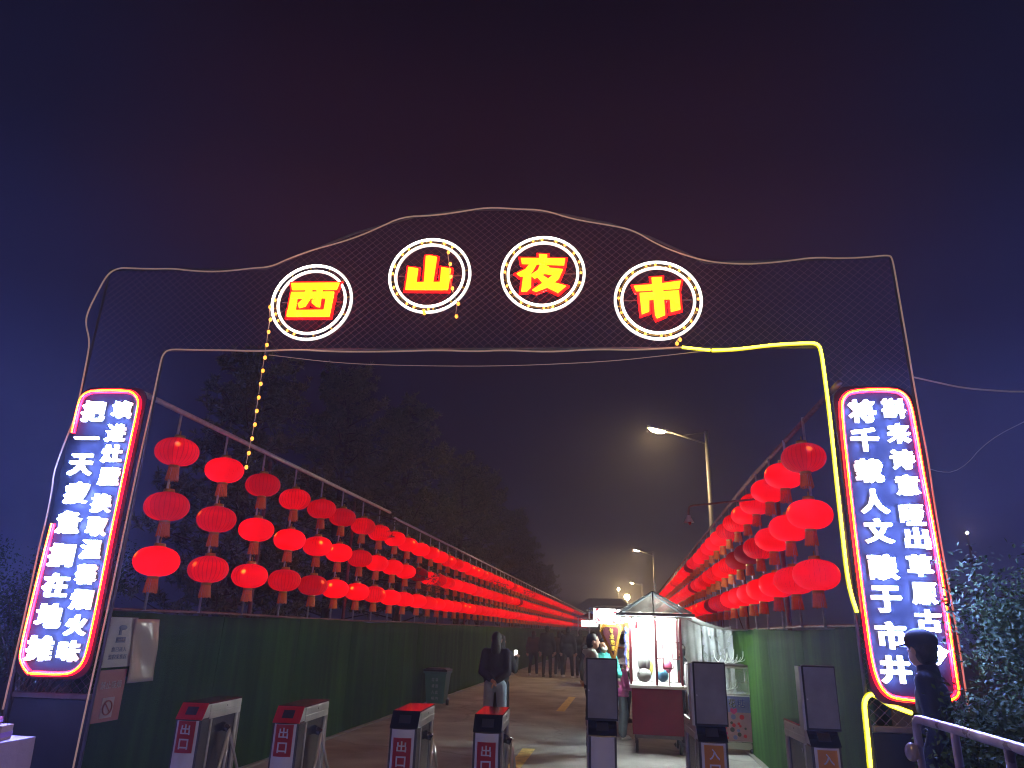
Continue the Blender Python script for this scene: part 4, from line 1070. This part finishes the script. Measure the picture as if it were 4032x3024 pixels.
for ch, x, mi in (('棉', .05, M_inkr), ('花', .18, M_inkd), ('糖', .31, M_inkb)):
    obj('lettering', text_mesh(ch, .105, .12, M_poster, .001, .035), None, pb, loc=(x, -.0085, .685))
    obj('lettering', text_mesh(ch, .105, .12, mi, .001, .008), None, pb, loc=(x, -.0155, .685))
def blob(pts_, mi, nm='printed_sweet'): obj(nm, MB().prism(pts_, -.0095, -.0075), mi, pb)
def disc(cx, cz, r_, mi, k=14): blob([(cx+r_*cos(2*pi*i/k), cz+r_*sin(2*pi*i/k)) for i in range(k)], mi)
heart = [(0, -.045), (.05, .0), (.045, .035), (.022, .042), (0, .022), (-.022, .042), (-.045, .035), (-.05, 0)]
blob([(.20+x, .575+z) for x, z in heart], M_inkp)
for cx, cz, r_, mi in ((.19, .50, .035, M_pb), (.31, .50, .034, M_inkr), (.05, .54, .05, M_inkd), (.16, .42, .02, M_inkd), (.19, .39, .026, M_inkr), (.165, .33, .032, M_inkd), (.26, .41, .02, M_inkr), (.28, .38, .018, M_inkr),
                     (.25, .32, .022, M_pb), (.26, .27, .028, M_inkd), (.07, .36, .022, M_inkr), (.08, .28, .02, M_inkp), (.34, .25, .024, M_inkr), (.2, .23, .03, M_pb), (.09, .22, .018, M_inkr), (.35, .35, .016, M_inkd)):
    disc(cx, cz, r_, mi)
for x in (-SX+.06, SX-.04):
    obj('wheel', MB().tube([(x-.018, .05, .065), (x+.018, .05, .065)], .06, 16), M_lid, t, smooth=True)
# white antler decorations
def antlers(x, y, z, label, s=1.0):
    t = thing('antler_ornament', label, 'ornament', (x, y, z)); t.scale = (s, s, s)
    for k, (bend, h_) in enumerate(((.16, .22), (.06, .16), (-.10, .2))):
        pts_ = [(0, 0, 0), (bend*.6, 0, .03), (bend*1.1, 0, h_*.45), (bend*1.15, 0, h_)]
        obj('antler', MB().tube(smooth_path(pts_, 2), .0055, 6), M_cloth, t, smooth=True)
        obj('tine', MB().tube(smooth_path([(bend*.6, 0, .03), (bend*.9+.05, .0, .05), (bend*.9+.075, 0, .11)], 1), .0045, 6), M_cloth, t, smooth=True)
antlers(1.45, 12.0, 1.20, 'white wire antlers standing on the showcase near the turf')
antlers(1.62, 11.98, 1.22, 'small white wire antlers at the right of the showcase top', .8)
antlers(1.50, 11.95, .84, 'white wire antlers inside the showcase glass', .7)

# ================================================================== FAR STALLS
def emis(name, col, es): return mat(name, col, .5, emit=col, es=es)
M_lit = emis('lit_sign_white', (1, .95, .93), 9.0); M_litp = emis('lit_sign_pink', (1, .12, .22), .9); M_lity = emis('lit_sign_yellow', (1, .75, .25), 1.6)
t = thing('food_stall', 'distant stall with a blown out white and pink light box', 'stall', (-.66, 24, 0))
obj('light_box', MB().box(-.36, .34, -.05, .25, 1.86, 2.32), M_lit, t)
R = random.Random(2)
for i in range(26):
    x, z = (R.uniform(-.34, -.18) if i % 2 else R.uniform(.22, .33)), R.uniform(1.88, 2.30)
    if i % 5 == 0: x = R.uniform(-.3, .3); z = R.uniform(1.88, 1.96)
    obj('printed_flower', MB().ell((x, -.055, z), (R.uniform(.02, .05), .006, R.uniform(.015, .035)), 8, 5), M_litp, t)
obj('yellow_band', MB().box(-.24, .30, -.062, -.052, 1.87, 1.905), M_lity, t)
obj('lower_light_box', MB().box(-.15, .34, -.05, .1, 1.70, 1.84), M_lity, t)
obj('side_light_box', MB().box(.38, .60, .0, .2, 1.88, 2.30), M_lit, t)
for x in (-.5, .6): obj('stall_post', MB().box(x-.02, x+.02, .0, .04, 0.004, 2.2), M_steel, t)
obj('stall_counter', MB().box(-.5, .6, .05, .6, .1, .9), M_maroon, t)
obj('stall_canopy', MB().prism([(-.62, 2.26), (-.2, 2.40), (.7, 2.40), (.8, 2.26)], -.1, 1.3), M_roof, t)
far = [(-2.2, 46, 1.9, 2.7, M_lit, 'far stall with a plain white light box'), (-.2, 36, 1.7, 2.5, M_lity, 'far stall with a yellow lit counter'), (1.0, 30, 1.6, 2.5, M_litp, 'far stall with pink lighting behind the cart'), (-1.0, 62, 2.2, 3.3, M_lit, 'farthest stall with white lamps')]
for x, y, z0, z1, m_, lab in far:
    t = thing('food_stall', lab, 'stall', (x, y, 0), 0, 'far food stalls')
    obj('light_box', MB().box(-.5, .5, 0, .15, z0, z0+.35), m_, t); obj('stall_canopy', MB().prism([(-.8, z1-.3), (0, z1), (.8, z1-.3)], -.3, 1.5), M_maroon, t)
    obj('stall_counter', MB().box(-.7, .7, .2, .8, .004, .95), M_maroon, t)
    for xx in (-.7, .7): obj('stall_post', MB().box(xx-.03, xx+.03, 0, .06, .004, z1-.3), M_steel, t)
R = random.Random(5)
for i, (x, y, z, m_, lab) in enumerate([(-.10, 20, 2.05, emis('party_red', (1, .05, .03), 4), 'tiny red party light left of the cart roof'), (-.12, 18, 1.88, emis('party_violet', (.5, .15, 1), 4), 'tiny violet party light left of the cart'),
                                   (.02, 17, 1.62, emis('party_cyan', (.05, .5, 1), 2.5), 'small cyan light between banner and cart')]):
    o = obj('party_light', MB().ell((x, y, z), (.035, .03, .035), 8, 6), m_, smooth=True); tag(o, lab, 'light')
# far building
t = thing('distant_building', 'dim long building with a pale blue roof panel beyond the stalls', 'building', (-3.2, 112, 0))
M_bw = mat('far_wall', (.16, .17, .19), .8, noise=.2, nscale=.5); M_br = mat('far_roof', (.10, .14, .22), .6)
obj('wall', MB().box(-4.5, 4.5, 0, 8, .0, 4.6), M_bw, t); obj('roof', MB().prism([(-5, 4.6), (-2.2, 6.35), (2.6, 6.35), (5, 4.6)], -.6, 8.6), M_bw, t)
for i in range(6): obj('roof_panel', MB().box(-2.2+i*.42, -1.82+i*.42, -.75, -.65, 4.0, 5.0), emis('roof_panel_blue', (.12, .18, .42), .35), t)
for i in range(4): obj('window', MB().box(-.2+i*1.1, .4+i*1.1, -.1, -.02, 2.6, 3.8), M_br, t)

# ================================================================== PEOPLE
def remesh(mb, voxel, name, m_, iters=2):
    me = mb.mesh(name, None); o = bpy.data.objects.new('tmp', me); COL.objects.link(o)
    r_ = o.modifiers.new('r', 'REMESH'); r_.mode = 'VOXEL'; r_.voxel_size = voxel; r_.use_smooth_shade = True
    s_ = o.modifiers.new('s', 'SMOOTH'); s_.iterations = iters; s_.factor = .6
    bpy.context.view_layer.update()
    out = bpy.data.meshes.new_from_object(o.evaluated_get(bpy.context.evaluated_depsgraph_get()))
    bpy.data.objects.remove(o); out.name = name; out.materials.clear(); out.materials.append(m_); return out
def cmat(name, c, noise=.12): return mat(name, c, .8, noise=noise, nscale=9, bump=.5, bscale=16)
def person(label, loc, rot, h=1.7, jacket=(.015, .015, .02), pants=(.02, .02, .025), shoes=(.1, .1, .1), hair='short', arms=None, step=0.0, voxel=.02,
           baggy=1.0, coat=1.0, cap=None, hood=False, group=None, head_turn=0, stripes=None, long=False, sit=False, hem=None, mask=False):
    t = thing('person', label, 'person', loc, rot, group); t.scale = (h/1.7,)*3
    S = {-1: dict(), 1: dict()}
    for s in (-1, 1):
        S[s]['sh'] = Vector((s*.165, 0, 1.375)); S[s]['el'] = Vector((s*.245, -.03, 1.09)); S[s]['wr'] = Vector((s*.25, .05, .86))
        S[s]['hip'] = Vector((s*.088, 0, .90)); fy = s*step
        S[s]['kn'] = Vector((s*.108, .03+fy*.5, .50)); S[s]['an'] = Vector((s*.112, fy-.02, .09+max(0, -fy)*.25))
        if sit: S[s]['kn'] = Vector((s*.12, .40, .52)); S[s]['an'] = Vector((s*.12, .42, .09))
    if sit:
        pass
    if arms:
        for s, (el, wr) in arms.items(): S[s]['el'] = Vector(el); S[s]['wr'] = Vector(wr)
    hc = Vector((0, .02, 1.575)); q = Matrix.Rotation(head_turn, 3, 'Z')
    b = MB(); b.ell(hc, (.074, .092, .112), 16, 12); b.cap((0, 0, 1.36), .058, (0, .01, 1.49), .054)
    b.ell(hc+Vector((0, .035, -.06)), (.055, .06, .055))
    b.cap(hc+Vector((0, .088, .012)), .010, hc+Vector((0, .106, -.018)), .015)   # nose
    b.cap(hc+Vector((-.03, .080, -.058)), .009, hc+Vector((.03, .080, -.058)), .009)  # lips
    b.cap(hc+Vector((-.035, .080, .028)), .011, hc+Vector((.035, .080, .028)), .011)  # brow
    for s in (-1, 1): b.ell(hc+Vector((s*.076, -.005, -.008)), (.013, .022, .032))
    hv = list(b.v)
    if head_turn:
        b.v = [tuple(hc+q @ (Vector(v)-hc)) if v[2] > 1.47 else v for v in b.v]
    b.ell((0, 0, 1.18), (.14, .09, .22)); b.ell((0, 0, .96), (.14, .095, .13))
    for s in (-1, 1):
        d = S[s]; b.cap(d['sh'], .045, d['el'], .036); b.cap(d['el'], .036, d['wr'], .026)
        b.cap(d['hip'], .075, d['kn'], .05); b.cap(d['kn'], .05, d['an'], .035)
        f = (d['wr']-d['el']).normalized(); pal = d['wr']+f*.055
        b.cap(d['wr'], .026, pal, .030)
        sd = f.cross(Vector((0, 0, 1)) if abs(f.z) < .9 else Vector((0, 1, 0))).normalized(); up = sd.cross(f)
    fin = MB()
    for s in (-1, 1):
        d = S[s]; f = (d['wr']-d['el']).normalized(); pal = d['wr']+f*.075
        sd = f.cross(Vector((0, 0, 1)) if abs(f.z) < .9 else Vector((0, 1, 0))).normalized(); up = sd.cross(f)
        for k, L in enumerate((.062, .072, .068, .052)):
            r0_ = pal+sd*(-.027+.018*k); m1 = r0_+f*L*.55-up*.006; m2 = m1+f*L*.35-up*.022
            fin.cap(r0_-f*.02, .009, m1, .0085, 6); fin.cap(m1, .0085, m2, .007, 6)
        r0_ = d['wr']+f*.03+sd*.028*s; fin.cap(r0_, .010, r0_+sd*.028*s+f*.03, .009, 6); fin.cap(r0_+sd*.028*s+f*.03, .009, r0_+sd*.022*s+f*.058-up*.01, .007, 6)
    me = remesh(b, min(voxel, .014), 'body', M_skin, 1)
    bm = bmesh.new(); bm.from_mesh(me); tmp = fin.mesh('f', M_skin, True); bm.from_mesh(tmp); bm.to_mesh(me); bm.free(); me.materials.clear(); me.materials.append(M_skin)
    me.polygons.foreach_set('use_smooth', [True]*len(me.polygons))
    obj('body', me, None, t)
    for s in (-1, 1):
        e_ = hc+q @ Vector((s*.030, .086, .008)); obj('eye', MB().ell(e_, (.009, .006, .006), 8, 6), M_hair, t, smooth=True)
    # trousers
    p = MB(); bg_ = baggy
    p.ell((0, -.005, .93), (.155, .118, .12), 14, 10)
    for s in (-1, 1):
        d = S[s]; mid = (d['kn']+d['an'])/2
        p.cap(d['hip']+Vector((s*.006, -.01, 0)), .090, d['kn'], .070*bg_); p.cap(d['kn'], .072*bg_, mid+Vector((0, -.01, 0)), .064*bg_); p.cap(mid+Vector((0, -.01, 0)), .066*bg_, d['an']+Vector((0, 0, .02)), .058*bg_)
        for k in range(4): p.ell(tuple(d['an']+Vector((.006*(-1)**k, .004*k, .04+.07*k))), (.066*bg_, .068*bg_, .016), 12, 6)
    obj('trousers', remesh(p, voxel, 'trousers', cmat('cloth_%.3f_%.3f_%.3f' % pants, pants)), None, t)
    # jacket
    j = MB(); c_ = coat
    j.ell((0, -.005, 1.24), (.185*c_, .125*c_, .19), 16, 12)
    if hem: j.ell((0, 0, hem+.11), (.182*c_, .132*c_, .14), 16, 12)
    else: j.ell((0, 0, 1.03), (.178*c_, .128*c_, .18), 16, 12)
    j.cap((-.13, 0, 1.375), .072, (.13, 0, 1.375), .072); j.cap((0, 0, 1.36), .085, (0, .0, 1.44), .072)
    if long: j.ell((0, 0, .88), (.175*c_, .13*c_, .2))
    j.ell((0, 0, .90 if not hem else hem+.01), (.170*c_, .125*c_, .05), 16, 8)
    for s in (-1, 1):
        d = S[s]; m_ = (d['sh']+d['el'])/2
        j.cap(d['sh'], .078*c_, m_, .070*c_); j.cap(m_, .070*c_, d['el'], .062*c_); j.cap(d['el'], .062*c_, (d['el']+d['wr'])/2, .058*c_); j.cap((d['el']+d['wr'])/2, .058*c_, d['wr'], .046*c_)
    if hood:
        for k in range(9):
            a = pi+pi*k/8; j.cap((.085*cos(a), -.03+.085*sin(a), 1.43), .035, (.085*cos(a+.3), -.03+.085*sin(a+.3), 1.42), .035)
    jm = cmat('cloth_%.3f_%.3f_%.3f' % jacket, jacket)
    jo = obj('jacket', remesh(j, voxel, 'jacket', jm), None, t)
    # shoes
    for s in (-1, 1):
        d = S[s]; a = d['an']; sh_ = MB(); sh_.ell((a.x, a.y+.02, a.z-.03), (.045, .075, .048)); sh_.ell((a.x, a.y+.11, a.z-.05), (.046, .085, .034)); sh_.box(a.x-.040, a.x+.040, a.y-.05, a.y+.17, a.z-.086, a.z-.062)
        obj('shoe', remesh(sh_, .012, 'shoe', cmat('shoe_%.2f' % shoes[0], shoes)), None, t)
    # hair
    hb = MB(); off = Vector((0, -.014, .022))
    if hair != 'none':
        hb.ell(hc+q @ off, (.083, .094, .104), 18, 14)
        hb.ell(hc+q @ Vector((0, -.035, -.03)), (.076, .07, .085), 16, 12)
        if hair == 'bob':
            for s in (-1, 1): hb.ell(hc+q @ Vector((s*.066, -.01, -.04)), (.022, .05, .085))
            hb.ell(hc+q @ Vector((0, -.06, -.10)), (.065, .045, .09)); hb.ell(hc+q @ Vector((0, .07, .07)), (.065, .025, .03))
        if hair == 'long':
            hb.ell(hc+Vector((0, -.07, -.14)), (.085, .055, .18)); hb.ell(hc+Vector((0, -.085, -.26)), (.08, .04, .12))
        hm = remesh(hb, .012, 'hair', M_hair)
        bm = bmesh.new(); bm.from_mesh(hm)
        dl = []
        for v in bm.verts:
            l = q.transposed() @ (v.co-hc)
            if l.y > .045 and l.z < .062 and abs(l.x) < .066: v.co = hc + q @ Vector((l.x, .03, l.z))
        bm.to_mesh(hm); bm.free(); obj('hair', hm, None, t)
    if cap:
        cm_, brim = cap; cb_ = MB(); cb_.ell(hc+q @ Vector((0, -.006, .045)), (.090, .104, .085), 18, 14)
        cc = remesh(cb_, .012, 'cap', cm_); co_ = obj('cap', cc, None, t)
        br = MB(); N = 12
        if brim == 'visor':
            for i in range(N+1):
                a = radians(25+130*i/N); x, y = cos(a), sin(a)
                for r_, z_ in ((.09, .030), (.155, .012), (.155, .004), (.09, .018)): 
                    l = q @ Vector((x*r_*.85, y*r_*(1.05), z_)); br.v.append(tuple(hc+l))
            for i in range(N):
                for k in range(4): br.f.append((4*i+k, 4*i+4+k, 4*i+4+(k+1) % 4, 4*i+(k+1) % 4))
        else:
            br.lathe([(.088, .030), (.135, .0), (.145, -.012), (.130, -.004), (.085, .02)], 20, tuple(hc))
        obj('brim', br, cm_, co_, smooth=True)
    if mask:
        mm = MB().ell(hc+q @ Vector((0, .065, -.045)), (.056, .04, .042), 14, 10)
        obj('face_mask', mm, M_cloth, t, smooth=True)
    return t, jo, S
GR = 'people walking away down the market street'
back = {-1: ((-.205, -.09, 1.10), (-.06, -.15, 1.00)), 1: ((.205, -.09, 1.10), (.06, -.15, .98))}
person('person in dark puffy jacket and pale baggy jeans, hands clasped behind the back', (-1.90, 11.0, 0), .0, 1.58, (.018, .010, .022), (.26, .34, .46), (.3, .3, .3), 'long', back, .05, .014, baggy=1.08, coat=1.0, hem=1.0)
tt, jo, S = person('person in black trousers half hidden behind the one in pale jeans, holding a phone up', (-1.965, 11.75, 0), -.2, 1.54, (.03, .03, .035), (.01, .01, .012), (.6, .6, .6), 'bob',
       {1: ((.25, .06, 1.12), (.20, .26, 1.30)), -1: ((-.25, -.03, 1.09), (-.25, .05, .86))}, 0, .02)
ph = obj('phone', MB().box(-1.785, -1.735, 12.02, 12.03, 1.22, 1.30), M_lit, bevel=.004); tag(ph, 'bright phone screen held up beside the person in pale jeans', 'phone')
grp = [(-3.42, 27.9, 1.60, (.05, .02, .022), (.015, .015, .02), 'leftmost walker of the group, small, in dark red top', .16, (.45, .45, .45), 'long'),
       (-2.86, 27.4, 1.78, (.012, .013, .022), (.012, .012, .02), 'broad tall walker in black, second from the left of the group', .06, (.05, .05, .05), 'short'),
       (-2.47, 27.9, 1.62, (.06, .035, .035), (.012, .012, .018), 'shorter walker in brownish jacket at the middle of the group', .08, (.4, .4, .4), 'bob'),
       (-2.08, 27.2, 1.76, (.014, .014, .020), (.018, .018, .024), 'tall walker in black with white soled shoes, fourth in the group', .24, (.55, .55, .55), 'short'),
       (-1.66, 27.5, 1.68, (.014, .015, .02), (.012, .013, .018), 'rightmost walker of the group in black with a pale bag', .10, (.25, .25, .25), 'short'),
       (-1.25, 26.4, 1.70, (.03, .018, .02), (.015, .015, .02), 'dark walker just left of the man in grey hoodie', .12, (.2, .2, .2), 'short'),
       (-2.66, 31.5, 1.62, (.03, .02, .03), (.02, .02, .02), 'distant walker seen between the broad man and his neighbour', .1, (.2, .2, .2), 'bob')]
for x, y, h_, jc, pc, lab, stp, shc, hr in grp:
    person(lab, (x, y, 0), random.uniform(-.15, .15), h_, jc, pc, shc, hr, None, stp, .03, group=GR, coat=1.15, long=(hr == 'short'))
o = obj('carrier_bag', MB().ell((-1.86, 27.5, .98), (.05, .06, .13), 10, 8), M_cloth, smooth=True); tag(o, 'pale carrier bag held by the rightmost walker', 'bag')
# around the cart
person('man in light grey hoodie in profile at the left of the snack cart', (-.50, 11.0, 0), radians(-78), 1.60, (.34, .37, .34), (.03, .03, .035), (.1, .1, .1), 'short',
       {-1: ((-.24, .05, 1.08), (-.16, .28, 1.00)), 1: ((.24, .05, 1.08), (.16, .28, 1.0))}, 0, .016, hood=True)
person('woman in teal coat and face mask with clasped hands behind the man in grey', (-.36, 11.8, 0), radians(200), 1.53, (.02, .26, .22), (.02, .02, .03), (.1, .1, .1), 'bob',
       {-1: ((-.25, .06, 1.12), (-.05, .20, 1.20)), 1: ((.25, .06, 1.12), (.03, .20, 1.22))}, 0, .018, mask=True, coat=1.1, long=True)
tt, jo, S = person('child in pink and cream jacket and patterned white sun hat at the cart counter', (-.08, 12.7, 0), radians(-80), 1.22, (.60, .10, .34), (.16, .22, .26), (.6, .6, .6), 'short',
       {-1: ((-.26, .14, 1.16), (-.20, .42, 1.16)), 1: ((.26, .05, 1.10), (.2, .25, 1.05))}, 0, .018, baggy=1.3, coat=1.2, cap=(mat('hat_white', (.7, .62, .63), .8, noise=.3, nscale=40), 'sun'))
yk = MB(); yk.cap((-.15, 0, 1.35), .092, (.15, 0, 1.35), .092); yk.ell((0, 0, 1.24), (.232, .158, .13), 16, 12); yk.cap((0, 0, 1.36), .1, (0, 0, 1.43), .08)
obj('jacket_yoke', remesh(yk, .018, 'jacket_yoke', cmat('cream_yoke', (.66, .58, .52))), None, tt)
tt, jo, S = person('vendor in white and black jacket with orange collar behind the pennant', (-.06, 15.0, 0), radians(-60), 1.60, (.38, .38, .36), (.02, .02, .02), (.1, .1, .1), 'short',
       {-1: ((-.25, .06, 1.10), (-.14, .28, 1.08)), 1: ((.25, .06, 1.1), (.14, .28, 1.08))}, 0, .02)
obj('orange_collar', MB().tube([(.085*cos(2*pi*i/16), .085*sin(2*pi*i/16), 1.42) for i in range(16)], .022, 8, close=True), mat('orange_cloth', (.75, .20, .03), .7), tt, smooth=True)
person('seller in black jacket and flat cap bending at the right side of the cart', (.85, 12.25, 0), radians(75), 1.48, (.025, .028, .03), (.03, .03, .04), (.1, .1, .1), 'short',
       {-1: ((-.22, .16, 1.10), (-.10, .34, 1.26)), 1: ((.22, .16, 1.08), (.12, .40, .98))}, 0, .018, cap=(mat('cap_taupe', (.12, .10, .09), .8), 'visor'), coat=1.1)
person('person in black cap and dark coat standing before the right neon sign', (1.955, 5.36, 0), radians(62), 1.70, (.018, .024, .06), (.016, .02, .045), (.05, .05, .05), 'short', None, 0, .014,
       cap=(mat('cap_black', (.012, .013, .02), .6), 'visor'), coat=.86, mask=False, head_turn=radians(-35), long=True)
person('dark haired passer-by behind the man in grey hoodie', (-.57, 13.5, 0), radians(-20), 1.62, (.03, .02, .02), (.02, .02, .02), (.1, .1, .1), 'short', None, 0, .022)

# pennant
t = thing('pennant_banner', 'maroon pennant with yellow fringe hanging left of the cart', 'banner', (-.226, 11.3, 0)); t.scale = (.837,)*3; t.location.z = .258
M_pen = mat('pennant_maroon', (.07, .004, .012), .7); M_fr = mat('pennant_fringe', (.42, .19, .008), .6, bump=.6, bscale=80)
obj('fringe', MB().prism([(-.14, 1.755), (.165, 1.755), (.195, 1.70), (.07, 1.15), (.025, 1.15), (-.20, 1.64)], .0, .012), M_fr, t)
bd = obj('cloth', MB().prism([(-.10, 1.71), (.115, 1.71), (.145, 1.67), (.045, 1.235), (-.145, 1.625)], -.014, -.003), M_pen, t)
M_yt = mat('yellow_print', (.50, .34, .02), .6)
for i, ch in enumerate('专业贴膜'):
    obj('lettering', text_mesh(ch, .082, .080, M_yt, .001, .03), None, bd, loc=(.005+.013*i, -.017, 1.645-.098*i))
obj('banner_pole', MB().tube([(.03, .03, -.30), (.03, .03, 1.78)], .010, 8), M_steel, t)

# ================================================================== HAZE
hz = obj('haze', MB().box(-55, 55, -12, 175, -1.0, 13.5), None)  # haze box put in to imitate bloom round the signs and lamps
hz['kind'] = 'stuff'; hz['label'] = 'thin haze added to give the lights a glow'
M = bpy.data.materials.new('added_glow_haze'); M.use_nodes = True; nt = M.node_tree; nt.nodes.clear()
o_ = nt.nodes.new('ShaderNodeOutputMaterial'); v_ = nt.nodes.new('ShaderNodeVolumePrincipled')
v_.inputs['Color'].default_value = (.9, .9, .93, 1); v_.inputs['Density'].default_value = HAZE; v_.inputs['Anisotropy'].default_value = .25
nt.links.new(v_.outputs[0], o_.inputs['Volume']); hz.data.materials.clear(); hz.data.materials.append(M)
bpy.context.view_layer.update()
